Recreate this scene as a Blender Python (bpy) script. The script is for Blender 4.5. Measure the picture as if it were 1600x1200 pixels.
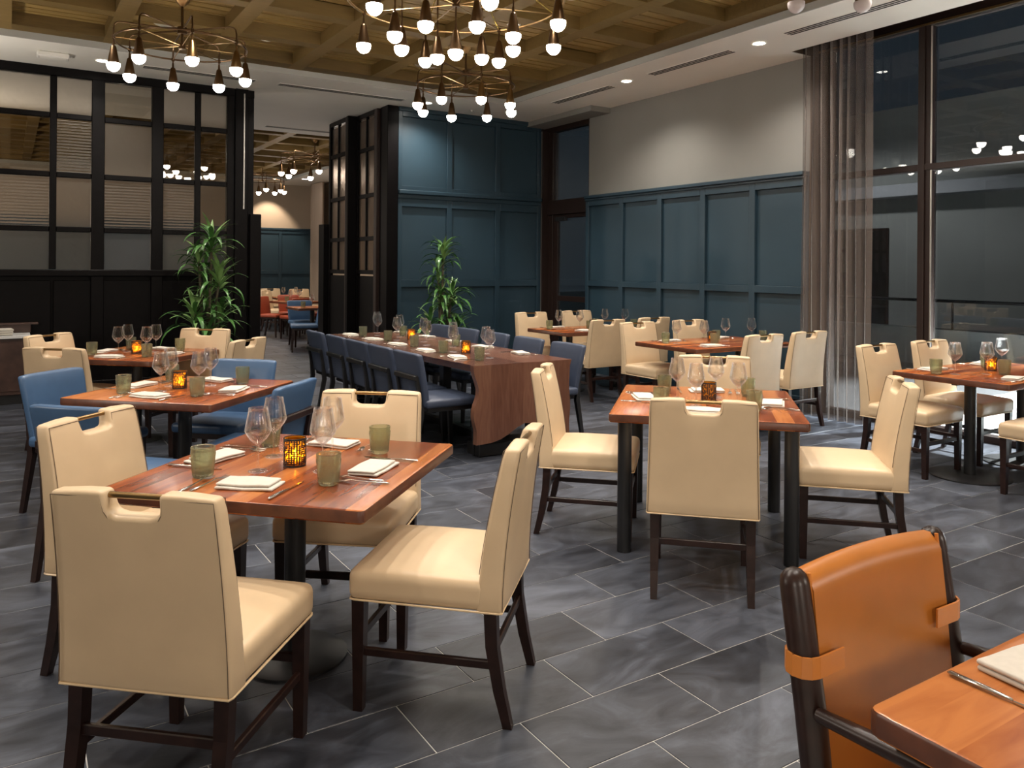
import bpy, bmesh, math, random
from mathutils import Vector, Matrix, Euler
random.seed(7)
PI = math.pi
for o in list(bpy.data.objects): bpy.data.objects.remove(o, do_unlink=True)
COL = bpy.context.scene.collection
SC = bpy.context.scene

# ------------------------------------------------------------------ camera, world, lights, exposure
cd = bpy.data.cameras.new('camera'); cam = bpy.data.objects.new('camera', cd); COL.objects.link(cam)
cam.location = (0, 0, 1.5)
cd.sensor_width = 36; cd.lens = 36*1238.3/1600; cd.shift_y = -(600-416.3)/1600; cd.clip_start = .05; cd.clip_end = 200
cam.rotation_euler = (Matrix.Rotation(math.radians(-32.41), 3, 'Z') @ Matrix.Rotation(PI/2, 3, 'X')
                      @ Matrix.Rotation(math.radians(.453), 3, 'Z')).to_euler()
SC.camera = cam
SC.view_settings.view_transform = 'Standard'; SC.view_settings.look = 'None'
SC.view_settings.exposure = 0.80; SC.view_settings.gamma = 1; SC.view_settings.use_curve_mapping = False
w = bpy.data.worlds.new('night'); SC.world = w; w.use_nodes = True
w.node_tree.nodes['Background'].inputs[0].default_value = (.010, .013, .016, 1)
w.node_tree.nodes['Background'].inputs[1].default_value = 1.0
try:
    SC.cycles.caustics_reflective = False; SC.cycles.caustics_refractive = False
    SC.cycles.use_denoising = True; SC.cycles.sample_clamp_indirect = 6
    SC.cycles.max_bounces = 9; SC.cycles.transparent_max_bounces = 24
except Exception: pass

CEIL = 3.72; WOODZ = 3.788; PLANKZ = 3.915
BULB = 28.0
def spot(name, loc, power, size=95, blend=.5, col=(1, .86, .68), r=.045, aim=None):
    l = bpy.data.lights.new(name, 'SPOT'); l.energy = power; l.spot_size = math.radians(size); l.spot_blend = blend
    l.color = col; l.shadow_soft_size = r
    o = bpy.data.objects.new(name, l); COL.objects.link(o); o.location = loc
    if aim: o.rotation_euler = (Vector(aim)-Vector(loc)).to_track_quat('-Z', 'Y').to_euler()
    return o
WARM = (1, .92, .82); NEUT = (1, .95, .90)
# recessed lamps in the coffers above the tables
for (x, y, p) in [(1.36, 2.84, 105), (.40, 4.76, 105), (1.36, 6.68, 95), (.40, 2.84, 70), (2.32, 2.84, 75), (3.28, 3.8, 115), (4.24, 3.8, 85),
                  (2.32, 5.72, 60), (3.28, 6.68, 80), (3.28, 4.76, 60), (4.24, 5.72, 60), (.40, 7.64, 65), (5.2, 6.68, 105), (5.2, 4.76, 100),
                  (5.2, 8.6, 95), (2.32, .92, 95), (1.36, .92, 80), (-.56, 2.84, 110), (-.56, 5.72, 90), (2.32, 8.6, 60), (4.24, 1.88, 80), (5.2, 2.84, 110)]:
    spot('coffer_light', (x, y, 3.86), p*.74, 100, .40, WARM, .035)
# perimeter downlights
for (x, y, p) in [(6.2, 7.25, 85), (6.23, 5.3, 85), (6.23, 3.35, 90), (.85, 9.75, 55), (4.8, 9.75, 90), (2.9, 9.75, 45)]:
    spot('perimeter_light', (x, y, CEIL-.02), p, 140, .9, WARM)
# second dining room
for (x, y, p) in [(4.63, 14.5, 90), (4.63, 16.43, 110), (5.59, 18.35, 110), (2.71, 14.5, 120), (2.71, 17.39, 110), (.79, 14.5, 120)]:
    spot('room_beyond_light', (x, y, 3.86), p, 110, .6, (1, .86, .70))
spot('passage_light', (3.5, 11.8, 3.69), 60, 110, .6, (1, .86, .70))
spot('wall_washer', (6.0, 21.3, 3.68), 110, 75, .5, (1, .82, .62), .05, (6.0, 21.95, 2.0))
# unseen fill points added to brighten this room and the far room
def fill_point(name, loc, power, col=(1, .90, .78), r=.15):
    l = bpy.data.lights.new(name, 'POINT'); l.energy = power; l.color = col; l.shadow_soft_size = r
    o = bpy.data.objects.new(name, l); COL.objects.link(o); o.location = loc
for (x, y, p) in [(-1.6, -1.2, 56), (1.0, -1.8, 42), (4.0, -1.4, 50), (-3.2, 4.5, 70)]: fill_point('near_room_fill', (x, y, 1.75), p)
for (x, y, p) in [(-1.5, 13.5, 130), (-2.5, 18, 130)]: fill_point('far_room_fill', (x, y, 2.5), p)
# upward fill spots, unseen, added to brighten the ceiling
for (x, y, p) in [(6.2, 1.0, 200), (-1.5, 8.9, 110), (3.4, -.9, 170), (-1.6, 3.5, 150)]:
    spot('ceiling_fill', (x, y, 2.0), p, 150, .9, (1, .91, .80), .12, (x, y, 4))
# outdoor flood lamp lighting the pale terrace
spot('terrace_flood', (10.2, 3.4, 4.2), 9000, 80, .4, (1, .98, .94), .1, (9.6, 3.6, 0))
spot('street_lamp', (15, 12, 6.0), 380, 110, .6, (1, .95, .88), .2, (17, 12, 0))

# ------------------------------------------------------------------ material helpers
def nmat(name):
    m = bpy.data.materials.new(name); m.use_nodes = True
    nt = m.node_tree; b = nt.nodes['Principled BSDF']
    return m, nt, b
def N(nt, t, **kw):
    n = nt.nodes.new(t)
    for k, v in kw.items():
        if k[0] == '_': setattr(n, k[1:], v)
        else: n.inputs[k.replace('__', ' ')].default_value = v
    return n
def ramp(nt, stops):
    r = nt.nodes.new('ShaderNodeValToRGB'); e = r.color_ramp.elements
    while len(e) < len(stops): e.new(.5)
    for i, (p, c) in enumerate(stops): e[i].position = p; e[i].color = (*c, 1)
    return r
def bump(nt, b, src, strength=.2, dist=.002):
    n = N(nt, 'ShaderNodeBump'); n.inputs['Strength'].default_value = strength; n.inputs['Distance'].default_value = dist
    nt.links.new(src, n.inputs['Height']); nt.links.new(n.outputs[0], b.inputs['Normal']); return n
def simple(name, col, rough=.5, metal=0, noise=0, nscale=20, bstr=0, spec=None, coat=0, sheen=0):
    m, nt, b = nmat(name)
    b.inputs['Roughness'].default_value = rough; b.inputs['Metallic'].default_value = metal
    b.inputs['Base Color'].default_value = (*col, 1)
    if spec is not None: b.inputs['Specular IOR Level'].default_value = spec
    if coat: b.inputs['Coat Weight'].default_value = coat; b.inputs['Coat Roughness'].default_value = .15
    if sheen: b.inputs['Sheen Weight'].default_value = sheen; b.inputs['Sheen Roughness'].default_value = .4
    if noise or bstr:
        tc = N(nt, 'ShaderNodeTexCoord'); nz = N(nt, 'ShaderNodeTexNoise'); nz.inputs['Scale'].default_value = nscale
        nz.inputs['Detail'].default_value = 5; nt.links.new(tc.outputs['Object'], nz.inputs['Vector'])
        if noise:
            lo = tuple(c*(1-noise) for c in col); hi = tuple(min(1, c*(1+noise)) for c in col)
            r = ramp(nt, [(.3, lo), (.7, hi)]); nt.links.new(nz.outputs['Fac'], r.inputs[0]); nt.links.new(r.outputs[0], b.inputs['Base Color'])
        if bstr: bump(nt, b, nz.outputs['Fac'], bstr)
    return m
def emis(name, col, s):
    m, nt, b = nmat(name); b.inputs['Base Color'].default_value = (*col, 1)
    b.inputs['Emission Color'].default_value = (*col, 1); b.inputs['Emission Strength'].default_value = s; return m

CREAM = simple('cream_leather', (.61, .455, .29), .42, noise=.05, nscale=6, bstr=.0)
CREAMP = simple('cream_piping', (.72, .54, .33), .4)
SEAM = simple('seam_thread', (.12, .08, .05), .8)
ESP = simple('espresso_wood', (.019, .008, .006), .33, noise=.35, nscale=25, spec=.4)
BLUEL = simple('blue_leather', (.050, .105, .205), .38, noise=.08, nscale=7)
SLATEBLUE = simple('slate_blue_leather', (.040, .053, .088), .42, noise=.08, nscale=7)
REDL = simple('rust_leather', (.27, .045, .018), .4, noise=.08, nscale=7)
TAN = simple('tan_saddle_leather', (.40, .135, .020), .36, noise=.16, nscale=3.5, bstr=.05)
TANS = simple('tan_strap_leather', (.56, .19, .035), .4, noise=.1, nscale=8)
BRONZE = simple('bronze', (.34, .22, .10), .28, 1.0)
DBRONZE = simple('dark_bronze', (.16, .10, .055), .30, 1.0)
BRASS = simple('bright_brass', (.55, .40, .12), .22, 1.0)
BLACKM = simple('black_metal', (.012, .012, .013), .38, 0.0, spec=.5)
BLACKW = simple('black_stained_oak', (.0026, .0019, .0022), .40, noise=.3, nscale=12, spec=.12)
BROWNF = simple('bronze_brown_frame', (.020, .011, .009), .40, spec=.35)
ALU = simple('aluminium_edge', (.55, .53, .50), .35, .8)
TEAL = simple('blue_painted_panel', (.021, .046, .067), .42, noise=.04, nscale=3)
TEAL2 = simple('blue_painted_frame', (.020, .043, .063), .36)
GREYW = simple('warm_grey_paint', (.235, .228, .212), .8, noise=.03, nscale=2)
BEIGEW = simple('beige_paint', (.36, .285, .215), .8, noise=.04, nscale=2)
WHITEC = simple('white_ceiling_paint', (.84, .815, .75), .85, noise=.02, nscale=2)
TRAYF = simple('tray_edge_paint', (.40, .40, .37), .85)
POCKET = simple('pocket_brown', (.10, .062, .038), .6)
STEEL = simple('cutlery_steel', (.62, .60, .58), .16, 1.0)
MARBLE = simple('white_marble', (.72, .72, .72), .25, noise=.08, nscale=9)
WALNUT = simple('dark_walnut', (.060, .030, .022), .38, noise=.3, nscale=10)
LINEN = simple('linen_napkin', (.56, .52, .46), .85, noise=.05, nscale=60, bstr=.15)
LEAF = simple('leaf_green', (.075, .190, .050), .30, noise=.45, nscale=8)
LEAFP = simple('leaf_pale', (.24, .40, .14), .33, noise=.35, nscale=9)
CANE = simple('cane_bark', (.10, .085, .055), .8, noise=.4, nscale=40)
POT = simple('dark_planter', (.020, .019, .020), .5)
PLASTIC = simple('white_plastic', (.72, .70, .66), .5)
SLOT = simple('vent_slot', (.012, .012, .012), .7)
DISC = simple('speaker_grille', (.50, .47, .40), .7)
GROUT = simple('pale_grout', (.50, .49, .47), .8)
BULBM = emis('opal_bulb', (1, .90, .78), BULB)
LAMPM = emis('downlight_lens', (1, .93, .82), 26)
LAMPDIM = emis('coffer_lens', (1, .86, .66), 2.2)
UNLIT = simple('opal_bulb_unlit', (.62, .56, .56), .25)
FLAME = emis('candle_flame', (1, .62, .20), 170)
WAX = simple('candle_wax', (.85, .70, .45), .5)

def glassy(name, tint, gloss=.06, blend=.25, rough=.02):
    m = bpy.data.materials.new(name); m.use_nodes = True; nt = m.node_tree; nt.nodes.clear()
    out = N(nt, 'ShaderNodeOutputMaterial'); mx = N(nt, 'ShaderNodeMixShader'); t = N(nt, 'ShaderNodeBsdfTransparent')
    g = N(nt, 'ShaderNodeBsdfGlossy'); lw = N(nt, 'ShaderNodeLayerWeight'); ma = N(nt, 'ShaderNodeMath', _operation='ADD')
    t.inputs[0].default_value = (*tint, 1); g.inputs['Roughness'].default_value = rough; g.inputs[0].default_value = (1, 1, 1, 1)
    lw.inputs[0].default_value = blend; ma.inputs[1].default_value = gloss
    nt.links.new(lw.outputs['Fresnel'], ma.inputs[0]); nt.links.new(ma.outputs[0], mx.inputs[0])
    nt.links.new(t.outputs[0], mx.inputs[1]); nt.links.new(g.outputs[0], mx.inputs[2]); nt.links.new(mx.outputs[0], out.inputs[0])
    return m
def wineglass():
    m = bpy.data.materials.new('clear_wine_glass'); m.use_nodes = True; nt = m.node_tree; nt.nodes.clear()
    out = N(nt, 'ShaderNodeOutputMaterial'); mx = N(nt, 'ShaderNodeMixShader'); t = N(nt, 'ShaderNodeBsdfTransparent'); g = N(nt, 'ShaderNodeBsdfGlass')
    g.inputs['Roughness'].default_value = .05; g.inputs['IOR'].default_value = 1.45; mx.inputs[0].default_value = .28
    e = N(nt, 'ShaderNodeBsdfGlossy'); e.inputs['Roughness'].default_value = .18; d = N(nt, 'ShaderNodeBsdfTranslucent'); d.inputs[0].default_value = (.55, .57, .6, 1)
    em = N(nt, 'ShaderNodeAddShader'); nt.links.new(e.outputs[0], em.inputs[0]); nt.links.new(d.outputs[0], em.inputs[1])
    lw = N(nt, 'ShaderNodeLayerWeight'); lw.inputs[0].default_value = .5; pw = N(nt, 'ShaderNodeMath', _operation='POWER'); pw.inputs[1].default_value = 5.0  # edges seen at a grazing angle are whitened, a rim highlight built into the shader
    mu = N(nt, 'ShaderNodeMath', _operation='MULTIPLY'); mu.inputs[1].default_value = .75
    nt.links.new(lw.outputs['Facing'], pw.inputs[0]); nt.links.new(pw.outputs[0], mu.inputs[0])
    m2 = N(nt, 'ShaderNodeMixShader'); nt.links.new(mu.outputs[0], m2.inputs[0])
    nt.links.new(t.outputs[0], mx.inputs[1]); nt.links.new(g.outputs[0], mx.inputs[2]); nt.links.new(mx.outputs[0], m2.inputs[1]); nt.links.new(em.outputs[0], m2.inputs[2])
    nt.links.new(m2.outputs[0], out.inputs[0]); return m
CLEAR = wineglass()
PANE = glassy('window_glass', (.80, .84, .86), .03, .18, .0)
PANEC = glassy('partition_clear_glass', (.72, .68, .62), .05, .22, .01)
def tumbler_glass():
    m = bpy.data.materials.new('pressed_sage_glass'); m.use_nodes = True; nt = m.node_tree; b = nt.nodes['Principled BSDF']
    b.inputs['Base Color'].default_value = (.80, .83, .66, 1); b.inputs['Roughness'].default_value = .10
    b.inputs['Transmission Weight'].default_value = .88; b.inputs['IOR'].default_value = 1.45
    out = nt.nodes['Material Output']; mx = N(nt, 'ShaderNodeMixShader'); t = N(nt, 'ShaderNodeBsdfTransparent'); t.inputs[0].default_value = (.72, .75, .60, 1)
    mx.inputs[0].default_value = .60; nt.links.new(t.outputs[0], mx.inputs[1]); nt.links.new(b.outputs[0], mx.inputs[2]); nt.links.new(mx.outputs[0], out.inputs[0]); return m
SAGE = tumbler_glass()
def textured_glass(name, kind, tint, rough):
    m, nt, b = nmat(name)
    b.inputs['Base Color'].default_value = (*tint, 1); b.inputs['Roughness'].default_value = rough
    b.inputs['Transmission Weight'].default_value = .92; b.inputs['IOR'].default_value = 1.12
    b.inputs['Specular IOR Level'].default_value = 1.0
    tc = N(nt, 'ShaderNodeTexCoord')
    if kind == 'reeded':
        wv = N(nt, 'ShaderNodeTexWave', _bands_direction='Z'); wv.inputs['Scale'].default_value = 9; wv.inputs['Distortion'].default_value = .5
        nt.links.new(tc.outputs['Object'], wv.inputs['Vector']); bump(nt, b, wv.outputs['Fac'], 1.0, .03)
    elif kind == 'rain':
        mp = N(nt, 'ShaderNodeMapping'); mp.inputs['Scale'].default_value = (34, 1, 9)
        nz = N(nt, 'ShaderNodeTexNoise'); nz.inputs['Scale'].default_value = 1.2; nz.inputs['Detail'].default_value = 3
        nt.links.new(tc.outputs['Object'], mp.inputs[0]); nt.links.new(mp.outputs[0], nz.inputs['Vector']); bump(nt, b, nz.outputs['Fac'], 1.0, .02)
    else:
        nz = N(nt, 'ShaderNodeTexNoise'); nz.inputs['Scale'].default_value = 6; nt.links.new(tc.outputs['Object'], nz.inputs['Vector'])
        bump(nt, b, nz.outputs['Fac'], .6, .02)
    return m
REEDED = textured_glass('reeded_glass', 'reeded', (.86, .82, .76), .12)
SMOKE = textured_glass('smoked_satin_glass', 'cloud', (.34, .29, .25), .3)
RAIN = textured_glass('rain_glass', 'rain', (.82, .80, .78), .14)
SATIN = textured_glass('satin_glass', 'cloud', (.72, .66, .58), .34)
def amber():
    m = bpy.data.materials.new('amber_glass'); m.use_nodes = True; nt = m.node_tree; nt.nodes.clear()
    out = N(nt, 'ShaderNodeOutputMaterial'); mx = N(nt, 'ShaderNodeMixShader'); mx.inputs[0].default_value = .55
    t = N(nt, 'ShaderNodeBsdfTransparent'); t.inputs[0].default_value = (1, .62, .16, 1); g = N(nt, 'ShaderNodeBsdfTranslucent'); g.inputs[0].default_value = (1, .56, .08, 1)
    nt.links.new(t.outputs[0], mx.inputs[1]); nt.links.new(g.outputs[0], mx.inputs[2]); nt.links.new(mx.outputs[0], out.inputs[0]); return m
AMBER = amber()

def stave_wood(name, dark, mid, light, stave=.085, rough=.24, axis=1, coat=.12):
    m, nt, b = nmat(name); b.inputs['Roughness'].default_value = rough; b.inputs['Coat Weight'].default_value = coat; b.inputs['Specular IOR Level'].default_value = .35
    b.inputs['Coat Roughness'].default_value = .12
    tc = N(nt, 'ShaderNodeTexCoord'); sp = N(nt, 'ShaderNodeSeparateXYZ'); nt.links.new(tc.outputs['Object'], sp.inputs[0])
    d = N(nt, 'ShaderNodeMath', _operation='DIVIDE'); d.inputs[1].default_value = stave; nt.links.new(sp.outputs[axis], d.inputs[0])
    fl = N(nt, 'ShaderNodeMath', _operation='FLOOR'); nt.links.new(d.outputs[0], fl.inputs[0])
    oi = N(nt, 'ShaderNodeObjectInfo'); ad = N(nt, 'ShaderNodeMath', _operation='ADD'); nt.links.new(fl.outputs[0], ad.inputs[0])
    mu = N(nt, 'ShaderNodeMath', _operation='MULTIPLY'); mu.inputs[1].default_value = 37; nt.links.new(oi.outputs['Random'], mu.inputs[0]); nt.links.new(mu.outputs[0], ad.inputs[1])
    wn = N(nt, 'ShaderNodeTexWhiteNoise', _noise_dimensions='1D'); nt.links.new(ad.outputs[0], wn.inputs['W'])
    mp = N(nt, 'ShaderNodeMapping'); sc = [9, 9, 9]; sc[1-axis if axis < 2 else 0] = 1.3; mp.inputs['Scale'].default_value = sc
    if axis == 0: mp.inputs['Scale'].default_value = (12, 1.3, 1.3)
    nt.links.new(tc.outputs['Object'], mp.inputs[0])
    av = N(nt, 'ShaderNodeVectorMath', _operation='ADD'); nt.links.new(mp.outputs[0], av.inputs[0]); nt.links.new(wn.outputs['Color'], av.inputs[1])
    nz = N(nt, 'ShaderNodeTexNoise'); nz.inputs['Scale'].default_value = 2.2; nz.inputs['Detail'].default_value = 8; nz.inputs['Distortion'].default_value = 1.6
    nt.links.new(av.outputs[0], nz.inputs['Vector'])
    mi = N(nt, 'ShaderNodeMath', _operation='MULTIPLY_ADD'); mi.inputs[1].default_value = .55; nt.links.new(wn.outputs['Value'], mi.inputs[0])
    m2 = N(nt, 'ShaderNodeMath', _operation='MULTIPLY'); m2.inputs[1].default_value = .62; nt.links.new(nz.outputs['Fac'], m2.inputs[0]); nt.links.new(m2.outputs[0], mi.inputs[2])
    r = ramp(nt, [(.18, dark), (.5, mid), (.9, light)]); nt.links.new(mi.outputs[0], r.inputs[0]); nt.links.new(r.outputs[0], b.inputs['Base Color'])
    return m
TEDGE = simple('dark_table_edge', (.085, .027, .013), .32, noise=.3, nscale=18)  # darker brown for the sides of the tabletop than for its top
TABLEW = stave_wood('glued_stave_mahogany', (.085, .018, .0065), (.24, .056, .014), (.44, .155, .044), .085, .26)
SLABW = stave_wood('live_edge_walnut', (.050, .020, .013), (.11, .045, .028), (.17, .078, .048), .30, .25, 0)
OAK = stave_wood('coffer_oak', (.125, .078, .028), (.185, .118, .042), (.24, .155, .058), .4, .5)
def plankm():
    m, nt, b = nmat('ceiling_plank_oak'); b.inputs['Roughness'].default_value = .55
    tc = N(nt, 'ShaderNodeTexCoord'); mp = N(nt, 'ShaderNodeMapping'); mp.inputs['Scale'].default_value = (1.5, 22, 1)
    nz = N(nt, 'ShaderNodeTexNoise'); nz.inputs['Scale'].default_value = 1.5; nz.inputs['Detail'].default_value = 6
    nt.links.new(tc.outputs['Object'], mp.inputs[0]); nt.links.new(mp.outputs[0], nz.inputs['Vector'])
    r = ramp(nt, [(.3, (.20, .126, .036)), (.7, (.32, .207, .064))]); nt.links.new(nz.outputs['Fac'], r.inputs[0]); nt.links.new(r.outputs[0], b.inputs['Base Color'])
    return m
PLANK = plankm()
def slate():
    m, nt, b = nmat('slate_tile'); b.inputs['Roughness'].default_value = .36
    g = N(nt, 'ShaderNodeNewGeometry'); oi = N(nt, 'ShaderNodeObjectInfo')
    rnd = N(nt, 'ShaderNodeMath', _operation='ADD'); nt.links.new(oi.outputs['Random'], rnd.inputs[0]); nt.links.new(g.outputs['Random Per Island'], rnd.inputs[1])
    wn = N(nt, 'ShaderNodeTexWhiteNoise', _noise_dimensions='1D'); nt.links.new(rnd.outputs[0], wn.inputs['W'])
    av = N(nt, 'ShaderNodeVectorMath', _operation='MULTIPLY_ADD'); av.inputs[1].default_value = (25, 25, 25)
    nt.links.new(wn.outputs['Color'], av.inputs[0]); nt.links.new(g.outputs['Position'], av.inputs[2])
    mp = N(nt, 'ShaderNodeMapping'); mp.inputs['Scale'].default_value = (1.0, 1.9, 1); mp.inputs['Rotation'].default_value = (0, 0, .3)
    nt.links.new(av.outputs[0], mp.inputs[0])
    nz = N(nt, 'ShaderNodeTexNoise'); nz.inputs['Scale'].default_value = 2.6; nz.inputs['Detail'].default_value = 9; nz.inputs['Roughness'].default_value = .62; nz.inputs['Distortion'].default_value = 1.4
    nt.links.new(mp.outputs[0], nz.inputs['Vector'])
    r = ramp(nt, [(.27, (.014, .0155, .021)), (.5, (.043, .048, .062)), (.74, (.098, .110, .140))])
    ad = N(nt, 'ShaderNodeMath', _operation='MULTIPLY_ADD'); ad.inputs[1].default_value = .22; ad.inputs[2].default_value = -.11
    nt.links.new(wn.outputs['Value'], ad.inputs[0]); a2 = N(nt, 'ShaderNodeMath', _operation='ADD'); nt.links.new(ad.outputs[0], a2.inputs[0]); nt.links.new(nz.outputs['Fac'], a2.inputs[1])
    nt.links.new(a2.outputs[0], r.inputs[0]); nt.links.new(r.outputs[0], b.inputs['Base Color'])
    bump(nt, b, nz.outputs['Fac'], .35, .004)
    return m
SLATE = slate()
def curtainm():
    m = bpy.data.materials.new('sheer_patterned_mesh'); m.use_nodes = True; nt = m.node_tree; nt.nodes.clear()
    out = N(nt, 'ShaderNodeOutputMaterial'); mx = N(nt, 'ShaderNodeMixShader'); t = N(nt, 'ShaderNodeBsdfTransparent')
    pb = N(nt, 'ShaderNodeBsdfPrincipled'); tc = N(nt, 'ShaderNodeTexCoord')
    nt.links.new(tc.outputs['UV'], (mp := N(nt, 'ShaderNodeMapping')).inputs[0]); mp.inputs['Scale'].default_value = (60, 170, 1)
    br = N(nt, 'ShaderNodeTexBrick'); br.inputs['Scale'].default_value = 1; br.inputs['Mortar Size'].default_value = .11
    br.inputs['Color1'].default_value = (.26, .26, .26, 1); br.inputs['Color2'].default_value = (.14, .14, .14, 1); br.inputs['Mortar'].default_value = (.64, .64, .64, 1)
    nt.links.new(mp.outputs[0], br.inputs['Vector'])
    pb.inputs['Base Color'].default_value = (.145, .115, .10, 1); pb.inputs['Roughness'].default_value = .5; pb.inputs['Sheen Weight'].default_value = .3
    nt.links.new(br.outputs['Color'], mx.inputs[0]); nt.links.new(t.outputs[0], mx.inputs[1]); nt.links.new(pb.outputs[0], mx.inputs[2]); nt.links.new(mx.outputs[0], out.inputs[0])
    return m
CURT = curtainm()

# ------------------------------------------------------------------ mesh helpers
class MB:
    def __init__(s): s.v = []; s.f = []
    def add(s, vs, fs):
        n = len(s.v); s.v += [tuple(p) for p in vs]; s.f += [tuple(n+i for i in f) for f in fs]; return s
    def box(s, c, d, rz=0, bev=0, M=None):
        hx, hy, hz = d[0]/2, d[1]/2, d[2]/2
        if bev <= 0:
            vs = [Vector((sx*hx, sy*hy, sz*hz)) for sz in (-1, 1) for sy in (-1, 1) for sx in (-1, 1)]
            fs = [(0, 2, 3, 1), (4, 5, 7, 6), (0, 1, 5, 4), (2, 6, 7, 3), (0, 4, 6, 2), (1, 3, 7, 5)]
        else:
            b = min(bev, hx*.9, hy*.9, hz*.9); vs = []; idx = {}
            for sx in (-1, 1):
                for sy in (-1, 1):
                    for sz in (-1, 1):
                        for a in range(3):
                            h = [hx-b, hy-b, hz-b]; h[a] += b
                            idx[(sx, sy, sz, a)] = len(vs); vs.append(Vector((sx*h[0], sy*h[1], sz*h[2])))
            fs = []
            for a in range(3):
                o = [i for i in range(3) if i != a]
                for sg in (-1, 1):
                    q = []
                    for (p, r) in ((-1, -1), (1, -1), (1, 1), (-1, 1)):
                        t = [0, 0, 0]; t[a] = sg; t[o[0]] = p; t[o[1]] = r; q.append(idx[(*t, a)])
                    if (sg > 0) == (a == 1): q.reverse()
                    fs.append(tuple(q))
            for a in range(3):
                o = [i for i in range(3) if i != a]
                for p in (-1, 1):
                    for r in (-1, 1):
                        def g(sa, ax):
                            t = [0, 0, 0]; t[a] = sa; t[o[0]] = p; t[o[1]] = r; return idx[(*t, ax)]
                        fs.append((g(-1, o[0]), g(1, o[0]), g(1, o[1]), g(-1, o[1])))
            for sx in (-1, 1):
                for sy in (-1, 1):
                    for sz in (-1, 1): fs.append((idx[(sx, sy, sz, 0)], idx[(sx, sy, sz, 1)], idx[(sx, sy, sz, 2)]))
        R = Matrix.Rotation(rz, 4, 'Z'); T = Matrix.Translation(Vector(c))
        T = T @ R if M is None else M
        return s.add([T @ v for v in vs], fs)
    def b2(s, a, b, bev=0):
        return s.box([(a[i]+b[i])/2 for i in range(3)], [abs(b[i]-a[i]) for i in range(3)], 0, bev)
    def tube(s, path, r, n=8, closed=False, cap=True, flat=1.0):
        P = [Vector(p) for p in path]; m = len(P); rr = r if isinstance(r, (list, tuple)) else [r]*m
        rings = []; prev = None
        for i in range(m):
            if closed: t = P[(i+1) % m]-P[i-1]
            else: t = P[min(i+1, m-1)]-P[max(i-1, 0)]
            t.normalize()
            if prev is None: u = t.orthogonal().normalized() if abs(t.z) > .9 else t.cross(Vector((0, 0, 1))).normalized()
            else: u = (prev - t*prev.dot(t)).normalized()
            prev = u; w_ = t.cross(u)
            rings.append([P[i]+u*math.cos(2*PI*k/n)*rr[i]+w_*math.sin(2*PI*k/n)*rr[i]*flat for k in range(n)])
        vs = [p for q in rings for p in q]; fs = []
        for i in range(m if closed else m-1):
            j = (i+1) % m
            for k in range(n): fs.append((i*n+k, i*n+(k+1) % n, j*n+(k+1) % n, j*n+k))
        if cap and not closed: fs.append(tuple(range(n))[::-1]); fs.append(tuple((m-1)*n+k for k in range(n)))
        return s.add(vs, fs)
    def lathe(s, prof, n=20, c=(0, 0, 0), closed=False):
        vs = []; fs = []; m = len(prof)
        for (r, z) in prof:
            for k in range(n): vs.append((c[0]+r*math.cos(2*PI*k/n), c[1]+r*math.sin(2*PI*k/n), c[2]+z))
        for i in range(m if closed else m-1):
            j = (i+1) % m
            for k in range(n): fs.append((i*n+k, i*n+(k+1) % n, j*n+(k+1) % n, j*n+k))
        return s.add(vs, fs)
    def disc(s, r, z, n=20, c=(0, 0), up=True):
        f = tuple(range(n)); return s.add([(c[0]+r*math.cos(2*PI*k/n), c[1]+r*math.sin(2*PI*k/n), z) for k in range(n)], [f if up else f[::-1]])
    def cyl(s, c, r, z0, z1, n=16, r2=None, bev=0):
        r2 = r if r2 is None else r2
        s.lathe([(r, z0), (r2, z1)], n, (c[0], c[1], 0)); s.disc(r, z0, n, c, False); s.disc(r2, z1, n, c); return s
    def taper(s, p0, p1, w0, w1):      # square tapering bar
        a, b = Vector(p0), Vector(p1); vs = []
        for (p, h) in ((a, w0/2), (b, w1/2)):
            vs += [p+Vector((x*h, y*h, 0)) for (x, y) in ((-1, -1), (1, -1), (1, 1), (-1, 1))]
        return s.add(vs, [(0, 1, 5, 4), (1, 2, 6, 5), (2, 3, 7, 6), (3, 0, 4, 7), (3, 2, 1, 0), (4, 5, 6, 7)])
    def rbox(s, c, d, r, crown=0, k=3, mid=3, fn=None):   # rounded cushion
        h = [d[0]/2, d[1]/2, d[2]/2]; n0 = len(s.v)
        def axis(hh):
            rr = min(r, hh*.98); a = [-hh + rr*(1-math.cos(PI/2*i/k)) for i in range(k)]
            a += [-(hh-rr)+(2*(hh-rr))*i/mid for i in range(mid+1)]; return a + [-q for q in a[:k][::-1]]
        A = [axis(q) for q in h]; L = [len(a) for a in A]; idx = {}
        def vid(i, j, l):
            if (i, j, l) in idx: return idx[(i, j, l)]
            p = Vector((A[0][i], A[1][j], A[2][l])); q = Vector([max(-(h[t]-min(r, h[t]*.98)), min(h[t]-min(r, h[t]*.98), p[t])) for t in range(3)])
            e = p-q
            if e.length > 1e-9: e = e.normalized()*min(r, min(h)*.98)
            v = q+e
            if crown and v.z > 0: v.z += crown*max(0, (1-(v.x/h[0])**2))*max(0, (1-(v.y/h[1])**2))
            if fn: v = fn(v)
            idx[(i, j, l)] = len(s.v); s.v.append(tuple(v+Vector(c))); return idx[(i, j, l)]
        for l, fl in ((0, 1), (L[2]-1, 0)):
            for i in range(L[0]-1):
                for j in range(L[1]-1):
                    q = [vid(i, j, l), vid(i+1, j, l), vid(i+1, j+1, l), vid(i, j+1, l)]; s.f.append(tuple(q[::-1] if fl else q))
        for j, fl in ((0, 0), (L[1]-1, 1)):
            for i in range(L[0]-1):
                for l in range(L[2]-1):
                    q = [vid(i, j, l), vid(i+1, j, l), vid(i+1, j, l+1), vid(i, j, l+1)]; s.f.append(tuple(q[::-1] if fl else q))
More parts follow.
